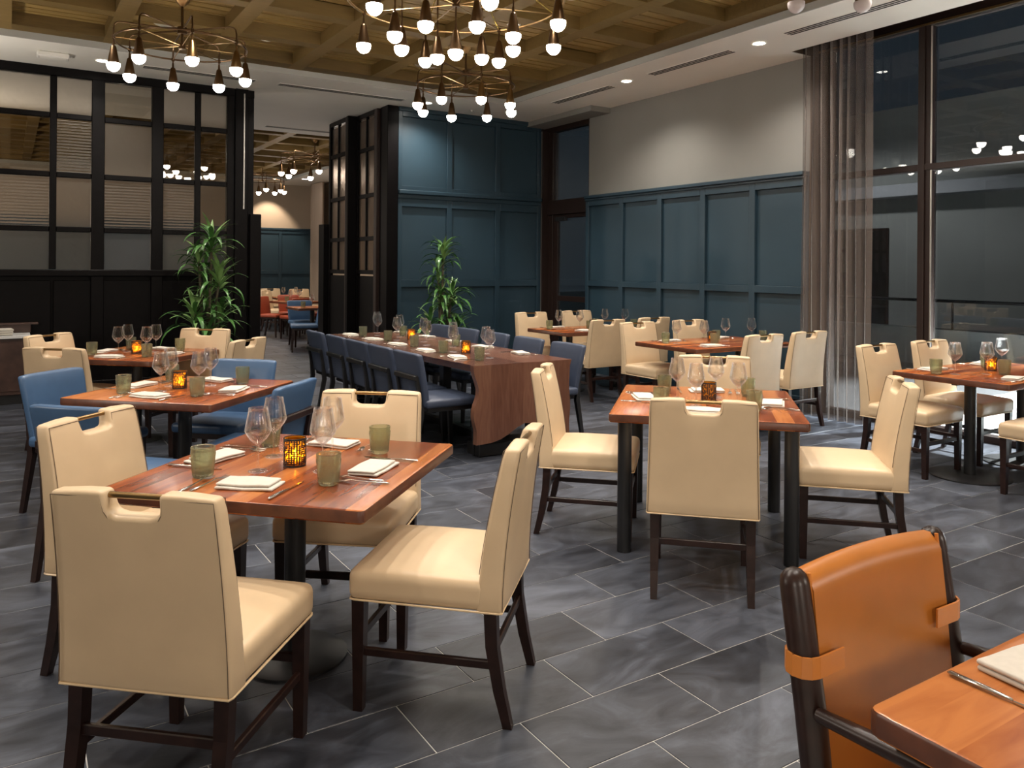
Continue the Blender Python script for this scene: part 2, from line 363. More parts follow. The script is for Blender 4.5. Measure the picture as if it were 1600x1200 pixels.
        for i, fl in ((0, 1), (L[0]-1, 0)):
            for j in range(L[1]-1):
                for l in range(L[2]-1):
                    q = [vid(i, j, l), vid(i, j+1, l), vid(i, j+1, l+1), vid(i, j, l+1)]; s.f.append(tuple(q[::-1] if fl else q))
        return s
    def mesh(s, name, mat, smooth=False, ang=38):
        me = bpy.data.meshes.new(name); me.from_pydata(s.v, [], s.f); me.update()
        bm = bmesh.new(); bm.from_mesh(me); bmesh.ops.recalc_face_normals(bm, faces=bm.faces); bm.to_mesh(me); bm.free()
        if mat: me.materials.append(mat)
        if smooth:
            for p in me.polygons: p.use_smooth = True
            me.set_sharp_from_angle(angle=math.radians(ang))
        return me
    def obj(s, name, mat, parent=None, smooth=False, loc=(0, 0, 0), rz=0, ang=38):
        return place(name, s.mesh(name, mat, smooth, ang), parent, loc, rz)
def place(name, me, parent=None, loc=(0, 0, 0), rz=0, **props):
    o = bpy.data.objects.new(name, me); COL.objects.link(o); o.location = loc; o.rotation_euler = (0, 0, rz)
    if parent: o.parent = parent
    for k, v in props.items(): o[k] = v
    return o
def tag(o, label, cat, group=None, kind=None):
    o['label'] = label; o['category'] = cat
    if group: o['group'] = group
    if kind: o['kind'] = kind
    return o
def thing(name, label, cat, loc=(0, 0, 0), rz=0, group=None):
    o = bpy.data.objects.new(name, None); COL.objects.link(o); o.location = loc; o.rotation_euler = (0, 0, rz); o.empty_display_size = .1
    return tag(o, label, cat, group)
def struct(name, loc=(0, 0, 0)):
    o = bpy.data.objects.new(name, None); COL.objects.link(o); o['kind'] = 'structure'; o.location = loc; return o
def dup(root, loc, rz, label, group=None, swap=None):
    r = root.copy(); COL.objects.link(r); r.location = loc; r.rotation_euler = (0, 0, rz); r['label'] = label
    if group: r['group'] = group
    def cp(src, par):
        for ch in src.children:
            c = ch.copy(); COL.objects.link(c); c.parent = par
            if swap and c.type == 'MESH' and c.data.name in swap: c.data = swap[c.data.name]
            cp(ch, c)
    cp(root, r); return r
class Proto:      # first placement moves the prototype itself, later ones copy it
    def __init__(s, make): s.make = make; s.o = None
    def put(s, loc, rz, label, group=None):
        if s.o is None:
            s.o = s.make(); o = s.o; o.location = loc; o.rotation_euler = (0, 0, rz); o['label'] = label
            if group: o['group'] = group
            bpy.context.view_layer.update(); return o
        return dup(s.o, loc, rz, label, group)

# ------------------------------------------------------------------ the room shell
# floor: pale grout bed with individual slate tiles laid in running bond
TL_, TW_ = .6107, .3054
floor = MB().b2((-6, -3, -.12), (7.40, 22.2, -.0025)).obj('floor', GROUT); floor['kind'] = 'structure'
tile_me = MB().box((0, 0, -.004), (TL_-.0040, TW_-.0040, .008), 0, .0012).mesh('tile', SLATE)
th = math.radians(32.41); fw = Vector((math.sin(th), math.cos(th), 0)); rt = Vector((math.cos(th), -math.sin(th), 0))
cells = []
for j in range(-3, 70):
    yc = 1.875+TW_*(j+.5)
    for i in range(-14, 12):
        xc = 2.04 + TL_*(i+.5) + (TL_/2 if j % 2 else 0)
        if xc > 7.35-TL_*.5 or xc < -5.6 or yc > 22.0 or yc < -2.6: continue
        d = xc*fw.x+yc*fw.y; r = xc*rt.x+yc*rt.y
        vis = d > .5 and abs(r) < d*.646+.4
        cells.append((0 if vis else 1, d if vis else 99+abs(d), xc, yc))
cells.sort()
rest = MB()
for n, (v, d, xc, yc) in enumerate(cells):
    if n < 298 and v == 0: place('tile', tile_me, floor, (xc, yc, random.uniform(-.0006, 0)), random.choice((0, PI)))
    elif v == 0 or (yc < 20): rest.box((xc, yc, -.004), (TL_-.0040, TW_-.0040, .008))
for j in range(-3, 66):      # cut tiles along the window wall
    yc = 1.875+TW_*(j+.5)
    xs = [2.04 + TL_*(i+.5) + (TL_/2 if j % 2 else 0) for i in range(0, 12)]
    xl = max(x for x in xs if x <= 7.35-TL_*.5)+TL_/2
    if yc < 22 and 7.38-xl > .03: rest.b2((xl+.002, yc-TW_/2+.002, -.008), (7.38, yc+TW_/2-.002, 0))
ro = rest.obj('tile_field', SLATE, floor); ro['kind'] = 'stuff'

# ceiling: white perimeter with two recessed timber coffer trays
def holes(mb, x0, x1, y0, y1, hs, z0, z1):    # slab with rectangular holes sorted by y
    y = y0
    for (a, b, c, d) in hs:
        mb.b2((x0, y, z0), (x1, c, z1)); mb.b2((x0, c, z0), (a, d, z1)); mb.b2((b, c, z0), (x1, d, z1)); y = d
    mb.b2((x0, y, z0), (x1, y1, z1))
T1T = (-2.16, 5.81, -2.3, 9.23); T2T = (-2.16, 6.2, 13.28, 20.9)
cb = MB(); holes(cb, -6, 6.75, -3, 22.2, [T1T, T2T], CEIL, CEIL+.35)
cb.b2((6.75, 5.33, CEIL), (7.5, 22.2, CEIL+.35))
ceiling = cb.obj('ceiling', WHITEC); ceiling['kind'] = 'structure'
te = MB()
for (a, b, c, d) in (T1T, T2T):
    te.b2((b-.012, c, CEIL+.001), (b, d, WOODZ+.02)); te.b2((a, d-.012, CEIL+.001), (b-.012, d, WOODZ+.02))
te.obj('tray_edge', TRAYF, ceiling)
def coffers(T, xr, yf, nx, ny, px=.959, gap=.162):
    a, b, c, d = T; bw = gap
    beam = []
    xs = [xr-px*i for i in range(nx)]       # right edges of cells
    ys = [yf-px*i for i in range(ny)]       # far edges of cells
    # long beams along y
    prev = b-.012
    for x in xs + [None]:
        if x is None: lo = a
        else: lo = x
        MB().b2((lo, c, WOODZ), (prev, d-.012, PLANKZ+.035)).obj('beam', OAKB, ceiling)
        if x is None: break
        prev = x-(px-gap)
        if prev < a+.05: break
    prev = d-.013
    for y in ys + [c]:
        MB().b2((a, y, WOODZ+.0015), (b-.013, prev, PLANKZ+.0345)).obj('beam', OAKB, ceiling)
        prev = y-(px-gap)
        if prev <= c+.05: break
OAKB = stave_wood('beam_oak', (.105, .066, .019), (.150, .096, .028), (.195, .126, .040), 3.0, .6, 1, 0)
coffers(T1T, 5.60, 9.00, 9, 12)
coffers(T2T, 5.99, 20.67, 9, 9)
pl = MB()
for (a, b, c, d) in (T1T, T2T):
    y = c+.01; pw = .132 if c < 5 else .20
    while y < d-.02:
        pl.b2((a, y, PLANKZ), (b-.014, min(y+pw-.022, d-.014), PLANKZ+.035)); y += pw
po = pl.obj('ceiling_planks', PLANK, ceiling); po['kind'] = 'stuff'
MB().b2((-2.2, -2.4, PLANKZ+.0351), (5.83, 9.25, PLANKZ+.06)).b2((-2.2, 13.2, PLANKZ+.0351), (6.25, 20.95, PLANKZ+.06)).obj('backing_board', SLOT, ceiling)

# right wall: blue wainscot below, warm grey paint above
def wainscot(wall, horiz, fixed, segs, zs, stile, face, pm=TEAL, fm=TEAL2, proud=.022):
    """segs: (a,b) panel spans along the wall; zs: (z0,z1) panel rows. horiz 'x': wall along x at y=fixed facing -y; 'y': wall along y at x=fixed facing -x"""
    for (a, b) in segs:
        for (z0, z1) in zs:
            m = MB()
            if horiz == 'x': m.b2((a, fixed-.006, z0), (b, fixed+.004, z1), .003)
            else: m.b2((fixed-.006, a, z0), (fixed+.004, b, z1), .003)
            m.obj('panel', pm, wall)
def bar(wall, name, a, b, mat, bev=.003): return MB().b2(a, b, bev).obj(name, mat, wall)
wall_right = MB().b2((7.06, 5.33, 0), (7.45, 9.065, CEIL)).obj('wall_right', GREYW); wall_right['kind'] = 'structure'
PR = [(9.0-.75*i-.67, 9.0-.75*i) for i in range(5)]
PR[-1] = (5.36, PR[-1][1])
ZR = [(.16, 1.23), (1.31, 2.37)]
MB().b2((7.048, 5.33, 0), (7.06, 9.065, 2.52)).obj('wainscot_backing', TEAL, wall_right)
wainscot(wall_right, 'y', 7.046, PR, ZR, .08, -1)
edges = [9.065]+[v for s in PR for v in (s[1], s[0])]
bar(wall_right, 'stile', (7.002, 9.0, 0), (7.05, 9.065, 2.46), TEAL2)
for i in range(4): bar(wall_right, 'stile', (7.002, PR[i+1][1], 0), (7.05, PR[i][0], 2.46), TEAL2)
for (s0, s1) in PR:
    bar(wall_right, 'rail', (7.002, s0, 2.37), (7.05, s1, 2.46), TEAL2); bar(wall_right, 'rail', (7.002, s0, 1.23), (7.05, s1, 1.31), TEAL2); bar(wall_right, 'rail', (7.002, s0, 0.0), (7.05, s1, .16), TEAL2)
bar(wall_right, 'cap_rail', (6.965, 5.34, 2.475), (7.06, 9.07, 2.52), TEAL2, .008)
bar(wall_right, 'cap_moulding', (6.985, 5.34, 2.445), (7.06, 9.07, 2.475), TEAL2, .006)

# back wall: full height blue panelling in two tiers
wall_back = MB().b2((4.57, 10.22, 0), (6.98, 10.42, CEIL)).obj('wall_back', TEAL); wall_back['kind'] = 'structure'
PB = [(4.63, 5.34), (5.42, 6.16), (6.24, 6.92)]
ZB = [(.16, 1.20), (1.30, 2.33), (2.62, 3.59)]
wainscot(wall_back, 'x', 10.214, PB, ZB, .08, -1)
for (a, b) in ((4.57, 4.63), (5.34, 5.42), (6.16, 6.24), (6.92, 6.98)):
    bar(wall_back, 'stile', (a, 10.172, 0), (b, 10.22, 2.44), TEAL2); bar(wall_back, 'stile', (a, 10.172, 2.56), (b, 10.22, 3.66), TEAL2)
for (a, b) in PB:
    for (z0, z1) in ((0, .16), (1.20, 1.30), (2.33, 2.44), (2.56, 2.62), (3.59, 3.66)):
        bar(wall_back, 'rail', (a, 10.172, z0), (b, 10.22, z1), TEAL2)
bar(wall_back, 'cornice', (4.57, 10.15, 3.66), (6.98, 10.22, CEIL), TEAL2, .006)
bar(wall_back, 'ledge', (4.57, 10.13, 2.50), (6.98, 10.22, 2.56), TEAL2, .010); bar(wall_back, 'ledge_moulding', (4.57, 10.16, 2.44), (6.98, 10.22, 2.50), TEAL2, .006)

# glazed side door and transom light between back wall and right wall
door_1 = struct('door_1')
for (a, b, c, d) in ((9.075, 9.13, 0, 3.60), (10.02, 10.13, 0, 3.60)): bar(door_1, 'jamb', (7.10, a, c), (7.20, b, d), BROWNF)
bar(door_1, 'head', (7.09, 9.075, 3.58), (7.20, 10.22, 3.66), BROWNF); bar(door_1, 'transom_bar', (7.07, 9.075, 2.30), (7.20, 10.13, 2.52), BROWNF)
bar(door_1, 'door_leaf_stile', (7.11, 9.13, 0), (7.16, 9.19, 2.30), BROWNF); bar(door_1, 'door_leaf_stile', (7.11, 9.90, 0), (7.16, 10.02, 2.30), BROWNF)
bar(door_1, 'door_leaf_rail', (7.11, 9.19, 2.24), (7.16, 9.90, 2.30), BROWNF); bar(door_1, 'door_leaf_rail', (7.11, 9.19, .98), (7.16, 9.90, 1.06), BROWNF); bar(door_1, 'door_leaf_rail', (7.11, 9.19, 0), (7.16, 9.90, .22), BROWNF)
bar(door_1, 'door_closer', (7.07, 9.66, 2.20), (7.12, 9.92, 2.26), BLACKM)
for (z0, z1) in ((.22, .98), (1.06, 2.24)): bar(door_1, 'glass_pane', (7.13, 9.19, z0), (7.136, 9.90, z1), PANE, 0)
bar(door_1, 'glass_pane', (7.14, 9.13, 2.52), (7.146, 10.02, 3.58), PANE, 0)
trim_1 = struct('trim_1')
for (a, b, m) in ((10.13, 10.16, BROWNF), (10.16, 10.185, ALU), (10.185, 10.20, BROWNF)): bar(trim_1, 'column_strip', (6.99, a, 0), (7.10, b, 3.6), m, 0)
bar(trim_1, 'corner_post', (6.98, 10.2, 0), (7.2, 10.42, 3.66), BROWNF)
trim_2 = MB().b2((6.72, 8.60, 3.645), (7.06, 10.22, CEIL)).obj('trim_2', GREYW); trim_2['kind'] = 'structure'
MB().b2((7.06, 9.066, 3.66), (7.45, 10.4, CEIL)).obj('bulkhead', GREYW, trim_2)

# window wall beside the right wall
window_1 = struct('window_1')
WX = 7.25
bar(window_1, 'window_jamb', (WX-.07, 5.20, 0), (WX+.06, 5.33, 3.80), BROWNF)
for (a, b) in ((4.11, 4.235), (2.96, 3.085), (1.8, 1.925), (.65, .775)):
    bar(window_1, 'mullion', (WX-.07, b-.06, 0), (WX+.06, b, 3.80), BROWNF); bar(window_1, 'mullion_cover', (WX-.05, a+.015, 0), (WX+.05, b-.06, 3.78), BROWNF)
    bar(window_1, 'mullion_edge', (WX-.055, a, .06), (WX-.045, a+.013, 3.76), ALU, 0)
bar(window_1, 'window_head', (WX-.07, .6, 3.77), (WX+.06, 5.33, 3.86), BROWNF); bar(window_1, 'head_edge', (WX-.085, .6, 3.765), (WX-.07, 5.33, 3.785), BRONZE, 0)
bar(window_1, 'transom', (WX-.06, .6, 2.425), (WX+.06, 5.2, 2.485), BROWNF); bar(window_1, 'window_sill', (WX-.07, .6, 0), (WX+.06, 5.2, .06), BROWNF)
for (a, b) in ((4.235, 5.20), (3.085, 4.11), (1.925, 2.96), (.775, 1.8)):
    for (z0, z1) in ((.06, 2.425), (2.485, 3.77)): bar(window_1, 'glass_pane', (WX-.004, a, z0), (WX+.004, b, z1), PANE, 0)
# curtain pocket above the window
trim_3 = MB().b2((6.75, .5, 3.99), (7.34, 5.33, 4.05)).b2((7.30, .5, 3.86), (7.34, 5.33, 3.99)).b2((6.74, .5, CEIL+.003), (6.755, 5.33, 3.99)).b2((6.755, 5.315, CEIL+.003), (7.30, 5.33, 3.99)).obj('trim_3', POCKET); trim_3['kind'] = 'structure'
MB().b2((7.06, 5.316, 0), (7.30, 5.33, CEIL)).obj('window_return', POCKET, trim_3)
bar(trim_3, 'curtain_track', (6.83, .6, 3.93), (6.87, 5.3, 3.96), BRONZE, 0)

# black and glass partition with the timber dado, left of the passage
wall_partition = struct('wall_partition')
PY = 10.39
POSTS = [(-2.05, -1.92), (-1.43, -1.30), (-.26, -.125), (.80, .935), (1.44, 1.57), (2.31, 2.40)]
MULL = [(.38, .45), (1.93, 2.0), (-.85, -.78), (-1.7, -1.64)]
for (a, b) in POSTS: bar(wall_partition, 'post', (a, PY-.05, 0), (b, PY+.05, CEIL), BLACKW, .006)
for (a, b) in MULL: bar(wall_partition, 'mullion', (a, PY-.03, 1.43), (b, PY+.03, 3.62), BLACKW, .006)
bar(wall_partition, 'top_rail', (-2.05, PY-.055, 3.62), (2.64, PY+.055, CEIL), BLACKW, .006)
bar(wall_partition, 'sill_rail', (-2.05, PY-.07, 1.345), (2.40, PY+.06, 1.425), BLACKW, .01)
ZROW = [1.425, 1.885, 2.505, 3.175, 3.62]
COLS = [(-1.92, -1.70), (-1.64, -1.43), (-1.30, -.85), (-.78, -.26), (-.125, .38), (.45, .80), (.935, 1.44), (1.57, 1.93), (2.0, 2.31)]
for i, (a, b) in enumerate(COLS):
    for z in ZROW[1:4]: bar(wall_partition, 'glazing_bar', (a, PY-.03, z-.03), (b, PY+.03, z+.03), BLACKW, .006)
    bar(wall_partition, 'dado_panel', (a-.02, PY-.02, .14), (b+.02, PY+.02, 1.30), BLACKW, .004)
    kinds = {4: (SATIN, REEDED, PANEC, SATIN), 5: (SATIN, SATIN, REEDED, SATIN), 6: (RAIN, REEDED, SATIN, PANEC), 7: (SATIN, REEDED, PANEC, SATIN), 8: (PANEC, PANEC, PANEC, SATIN)}.get(i, (SATIN,)*4)
    for r in range(4):
        bar(wall_partition, 'glass_pane', (a, PY-.004, ZROW[r]+(.03 if r else 0)), (b, PY+.004, ZROW[r+1]-(.03 if r < 3 else 0)), kinds[r], 0)
bar(wall_partition, 'base_rail', (-2.05, PY-.055, 0), (2.40, PY+.055, .14), BLACKW, .006)
bar(wall_partition, 'dado_backing', (-6, PY+.022, 0), (2.40, PY+.05, 1.345), BLACKW, 0)
bar(wall_partition, 'side_panel', (-6, PY-.05, 0), (-2.05, PY+.05, CEIL), BLACKW, 0)
# end post of that partition with its sliding leaf
bar(wall_partition, 'end_post', (2.40, PY-.08, 0), (2.56, PY+.12, CEIL), BLACKW, .006)
bar(wall_partition, 'end_strip', (2.50, PY-.095, 2.2), (2.515, PY-.08, 3.66), ALU, 0)
bar(wall_partition, 'sliding_leaf_edge', (2.56, PY-.04, 0), (2.64, PY+.06, CEIL), BLACKW, .006)
bar(wall_partition, 'low_screen', (2.58, PY-.12, 0), (2.72, PY-.05, 2.14), BLACKW, .006)

# matching folded partition on the right of the passage
wall_screen = struct('wall_screen')
bar(wall_screen, 'end_column', (4.40, 10.16, 0), (4.565, 10.42, CEIL), BLACKW, .006)
def screen_leaf(x, y0, y1, cols, top):
    bar(wall_screen, 'leaf_post', (x-.03, y0, 0), (x+.03, y0+.10, top), BROWNF, .008); bar(wall_screen, 'leaf_post', (x-.03, y1-.07, 0), (x+.03, y1, top), BLACKW, .008)
    bar(wall_screen, 'leaf_rail', (x-.03, y0+.1, top-.07), (x+.03, y1-.07, top), BLACKW); bar(wall_screen, 'leaf_panel', (x-.015, y0+.1, .05), (x+.015, y1-.07, 1.345), BLACKW)
    n = cols; wd = (y1-.07-(y0+.1))/n
    for k in range(1, n): bar(wall_screen, 'leaf_mullion', (x-.02, y0+.1+wd*k-.02, 1.40), (x+.02, y0+.1+wd*k+.02, top-.07), BLACKW)
    zz = [1.40, 1.885, 2.505, 3.175, top-.07]
    for z in zz[:4]: bar(wall_screen, 'leaf_bar', (x-.022, y0+.1, z-.03), (x+.022, y1-.07, z+.03), BLACKW)
    for k in range(n):
        for r in range(4): bar(wall_screen, 'glass_pane', (x-.003, y0+.1+wd*k+.02, zz[r]+.03), (x+.003, y0+.1+wd*(k+1)-.02, zz[r+1]-.03), SMOKE, 0)
bar(wall_screen, 'hinge_post', (4.22, 11.19, 0), (4.41, 11.27, 3.71), BLACKW); screen_leaf(4.38, 10.42, 11.22, 2, 3.71); screen_leaf(4.26, 11.24, 12.05, 2, 3.71)
bar(wall_screen, 'low_screen', (4.16, 12.06, 0), (4.24, 12.30, 2.14), BLACKW)

# outer shell
wall_left = MB().b2((-6.1, -3, 0), (-6, 22.2, CEIL)).obj('wall_left', GREYW); wall_left['kind'] = 'structure'
wall_front = MB().b2((-6, -3.1, 0), (7.4, -3, 4.0)).obj('wall_front', GREYW); wall_front['kind'] = 'structure'
wall_near = MB().b2((7.2, -3, 0), (7.4, .6, 4.0)).obj('wall_near', GREYW); wall_near['kind'] = 'structure'
wall_far = MB().b2((-6, 22.0, 0), (7.4, 22.2, CEIL)).obj('wall_far', BEIGEW); wall_far['kind'] = 'structure'
wall_side = MB().b2((7.25, 10.42, 0), (7.4, 22.0, CEIL)).obj('wall_side', BEIGEW); wall_side['kind'] = 'structure'
PF = [(5.36+1.02*i, 5.36+1.02*i+.94) for i in range(-5, 2)]
MB().b2((-1, 21.985, 0), (7.25, 22, 2.50)).obj('wainscot_backing', TEAL, wall_far)
wainscot(wall_far, 'x', 21.985, PF, [(.16, 1.24), (1.34, 2.36)], .08, -1)
for (a, b) in PF:
    bar(wall_far, 'stile', (a-.08, 21.955, 0), (a, 21.99, 2.46), TEAL2)
    for (z0, z1) in ((0, .16), (1.24, 1.34), (2.36, 2.46)): bar(wall_far, 'rail', (a, 21.955, z0), (b, 21.99, z1), TEAL2)
bar(wall_far, 'cap_rail', (-1, 21.93, 2.46), (7.25, 21.99, 2.51), TEAL2)
# panelling and plaster on the back of the blue wall, seen from the room beyond
MB().b2((4.57, 10.425, 0), (7.25, 10.45, CEIL)).obj('rear_lining', BEIGEW, wall_back)

# ------------------------------------------------------------------ ceiling fittings
def vent(cx, cy, length, along, label):
    t = thing('linear_vent', label, 'air vent', (cx, cy, CEIL), 0 if along == 'y' else PI/2)
    MB().b2((-.065, -length/2, -.004), (.065, length/2, 0)).obj('vent_frame', WHITEC, t)
    for x in (-.042, 0, .042): MB().b2((x-.0125, -length/2+.01, -.0055), (x+.0125, length/2-.01, -.0041)).obj('slot', SLOT, t)
vent(6.23, 8.16, 1.22, 'y', 'slotted ceiling vent over the far end of the blue panelled wall')
vent(6.22, 6.24, 1.22, 'y', 'slotted ceiling vent between the two bright downlights')
vent(6.20, 4.33, 1.24, 'y', 'slotted ceiling vent nearest the tall window')
vent(3.62, 9.77, 1.68, 'x', 'long slotted ceiling vent right of the glass partition')
vent(1.88, 9.77, 1.25, 'x', 'long slotted ceiling vent behind the left chandelier')
vent(4.0, 12.85, 1.1, 'x', 'thin slotted ceiling vent in the passage to the far room')
def downlight(x, y, z, label, r=.055, m=LAMPM):
    t = thing('recessed_downlight', label, 'light', (x, y, z))
    MB().lathe([(r, -.001), (r+.012, -.006), (r+.022, -.001)], 20).obj('trim_ring', WHITEC, t, True)
    MB().disc(r, -.002, 20, up=False).obj('lens', m, t)
for (x, y, l) in ((6.2, 7.25, 'round bright downlight over the blue panelled wall, the farther of two'), (6.23, 5.3, 'round bright downlight over the grey wall, the one nearest the curtain'),
                  (.85, 9.75, 'small bright downlight above the glass partition, by the left chandelier'), (4.8, 9.75, 'small bright downlight over the blue back wall, behind the small chandelier')):
    downlight(x, y, CEIL-.001, l)
for (x, y, l) in ((2.32, 8.6, 'small dim round lamp in the timber coffer right of the left chandelier'), (3.9+.34, 6.68, 'pale round lamp in the coffer at the right of the large chandelier'), (4.24, 5.72, 'round lamp in the coffer hidden by the rightmost large bulbs')):
    downlight(x, y, PLANKZ, l, .05, LAMPDIM)
for (x, y, l) in ((4.24, 8.6, 'wide round ceiling speaker above the small chandelier'), (1.36, 8.6, 'round ceiling speaker behind the left chandelier ring')):
    t = thing('ceiling_speaker', l, 'speaker', (x, y, PLANKZ)); MB().lathe([(0.001, -.012), (.13, -.012), (.16, -.001)], 28).obj('grille', DISC, t, True)
for (x, y, l) in ((5.55, 9.85, 'tiny sprinkler head in the white ceiling by the blue wall, left one'), (5.8, 9.95, 'tiny sprinkler head in the white ceiling by the blue wall, right one')):
    t = thing('sprinkler', l, 'sprinkler', (x, y, CEIL)); MB().cyl((0, 0), .04, -.006, 0, 16).obj('plate', PLASTIC, t, True); MB().cyl((0, 0), .012, -.02, -.006, 10).obj('head', PLASTIC, t, True)
for (x, y, l) in ((3.46, 14.2, 'small round lamp in the far room ceiling by the passage edge'), (4.75, 19.6, 'left bright downlight in the far room ceiling'), (6.4, 19.9, 'right bright downlight in the far room ceiling')):
    pass
downlight(6.45, 20.2, CEIL-.001, 'bright downlight near the far room corner, the left of two', .07); downlight(6.62, 18.2, CEIL-.001, 'bright downlight near the far room corner, the right of two', .07)
t = thing('air_cleaner', 'white rectangular ceiling box above the left end of the glass partition', 'ceiling box', (.38, 9.7, CEIL))
MB().box((0, 0, -.03), (.30, .16, .055), 0, .012).obj('housing', PLASTIC, t); MB().box((0, 0, -.0585), (.24, .10, .002)).obj('cover', WHITEC, t)

# ------------------------------------------------------------------ chandeliers
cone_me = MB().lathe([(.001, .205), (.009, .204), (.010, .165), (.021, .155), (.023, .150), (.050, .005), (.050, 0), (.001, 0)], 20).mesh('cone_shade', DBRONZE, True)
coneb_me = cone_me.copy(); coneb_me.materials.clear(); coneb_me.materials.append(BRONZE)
bulb_me = MB().lathe([(.056*math.cos(a), -.062*math.sin(a)-.004) for a in [PI/2*i/7-.15 for i in range(8)]]+[(.0005, -.066)], 20).mesh('bulb', BULBM, True)
bulbu_me = bulb_me.copy(); bulbu_me.materials.clear(); bulbu_me.materials.append(UNLIT)
def pendant(par, x, y, z, top, bright=False, bm=None):     # z: bottom of the cone
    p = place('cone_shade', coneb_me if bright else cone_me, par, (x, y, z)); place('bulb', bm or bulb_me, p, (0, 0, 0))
    if top > z+.21: MB().tube([(x, y, z+.2), (x, y, top)], .0065, 8).obj('drop_rod', DBRONZE, par, True)
def ringpath(R, z, n=48): return [(R*math.cos(2*PI*k/n), R*math.sin(2*PI*k/n), z) for k in range(n)]
def chandelier(name, label, cx, cy, R, rot, zb=3.245, n=8, bright=(), bm=None):
    t = thing(name, label, 'chandelier', (cx, cy, 0), rot); zr = zb+.24; zh = zr+.14
    MB().tube([(0, 0, zr-.02), (0, 0, PLANKZ-.05)], .012, 10).obj('stem', DBRONZE, t, True)
    MB().lathe([(.001, PLANKZ-.075), (.02, PLANKZ-.07), (.060, PLANKZ-.03), (.068, PLANKZ)], 24).obj('canopy', BRONZE, t, True)
    MB().lathe([(.001, zh-.03), (.042, zh-.03), (.042, zh+.03), (.001, zh+.03)], 16).obj('hub', DBRONZE, t, True); MB().lathe([(.001, zr-.03), (.03, zr-.03), (.03, zr+.02), (.001, zr+.02)], 16).obj('lower_hub', DBRONZE, t, True)
    MB().tube(ringpath(R, zr), .0085, 8, True).obj('ring', DBRONZE, t, True)
    for k in range(n):
        a = 2*PI*(k+.5)/n; c, s = math.cos(a), math.sin(a); P = []
        for (r, z) in ((.04, zh), (R*.5, zh), (R-.07, zh), (R-.03, zh-.008), (R-.008, zh-.03), (R, zh-.07), (R, zr)): P.append((r*c, r*s, z))
        MB().tube(P, .0075, 8).obj('arm', DBRONZE, t, True)
        MB().tube([(.03*c, .03*s, zr), (R*math.cos(a+PI/n*.0), R*math.sin(a), zr)], .0045, 6).obj('spoke', BRONZE, t, True)
        MB().lathe([(.001, zr+.022), (.015, zr+.015), (.015, zr-.015), (.001, zr-.022)], 10, (R*c, R*s, 0)).obj('joint', DBRONZE, t, True)
        pendant(t, R*c, R*s, zb, zr+.0, k in bright, bm)
    return t
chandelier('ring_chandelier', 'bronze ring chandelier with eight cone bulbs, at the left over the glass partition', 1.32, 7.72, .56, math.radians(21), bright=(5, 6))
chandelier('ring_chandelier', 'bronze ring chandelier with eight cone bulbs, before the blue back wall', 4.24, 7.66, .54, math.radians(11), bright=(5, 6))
chandelier('ring_chandelier', 'chandelier cut by the top edge with two unlit bulbs showing at the right', 4.24, 2.86, .56, math.radians(10), bm=bulbu_me)
chandelier('ring_chandelier', 'far room chandelier by the left jamb of the passage', 5.05, 19.0, .50, .3)
chandelier('ring_chandelier', 'far room chandelier by the right jamb of the passage', 4.95, 14.9, .62, .2)
# the large two ring chandelier
def big():
    t = thing('two_tier_chandelier', 'large bronze chandelier with two concentric rings and many bulbs at the top', 'chandelier', (2.78, 5.18, 0), math.radians(-32.41)); zb = 3.215
    zo = zb+.25; zi = zb+.46; zh = zi+.10
    MB().tube([(0, 0, zo-.05), (0, 0, PLANKZ-.04)], .014, 10).obj('stem', DBRONZE, t, True)
    MB().lathe([(.001, PLANKZ-.075), (.02, PLANKZ-.07), (.07, PLANKZ-.03), (.08, PLANKZ)], 24).obj('canopy', BRONZE, t, True)
    MB().lathe([(.001, zh-.03), (.045, zh-.03), (.045, zh+.02), (.001, zh+.02)], 16).obj('hub', DBRONZE, t, True); MB().lathe([(.001, zo-.05), (.03, zo-.05), (.03, zo+.02), (.001, zo+.02)], 16).obj('lower_hub', DBRONZE, t, True)
    for (R, zr, nm) in ((.80, zo, 'outer_ring'), (.46, zi, 'inner_ring')): MB().tube(ringpath(R, zr, 56), .0095, 8, True).obj(nm, BRONZE, t, True)
    for k in range(8):
        a = 2*PI*(k+.5)/8; c, s = math.cos(a), math.sin(a)
        MB().tube([(.04*c, .04*s, zh), (.40*c, .40*s, zh), (.445*c, .445*s, zh-.03), (.46*c, .46*s, zi)], .008, 8).obj('arm', DBRONZE, t, True)
        pendant(t, .46*c, .46*s, zb-.055, zi); MB().lathe([(.001, zi+.024), (.017, zi+.016), (.017, zi-.016), (.001, zi-.024)], 10, (.46*c, .46*s, 0)).obj('joint', DBRONZE, t, True)
    for deg in (22.5, 67.5, 112.5, 157.5, 232, 290, 337.5):
        a = math.radians(deg); c, s = math.cos(a), math.sin(a)
        MB().tube([(.46*c, .46*s, zi), (.80*c, .80*s, zo)], .006, 8).obj('spoke', BRASS, t, True)
        MB().tube([(.03*c, .03*s, zo-.03), (.80*c, .80*s, zo)], .005, 6).obj('spoke', BRONZE, t, True)
        MB().lathe([(.001, zo+.024), (.017, zo+.016), (.017, zo-.016), (.001, zo-.024)], 10, (.80*c, .80*s, 0)).obj('joint', DBRONZE, t, True)
        pendant(t, .80*c, .80*s, zb, zo)
    pendant(t, 0, 0, zb-.13, zo-.05)
big()

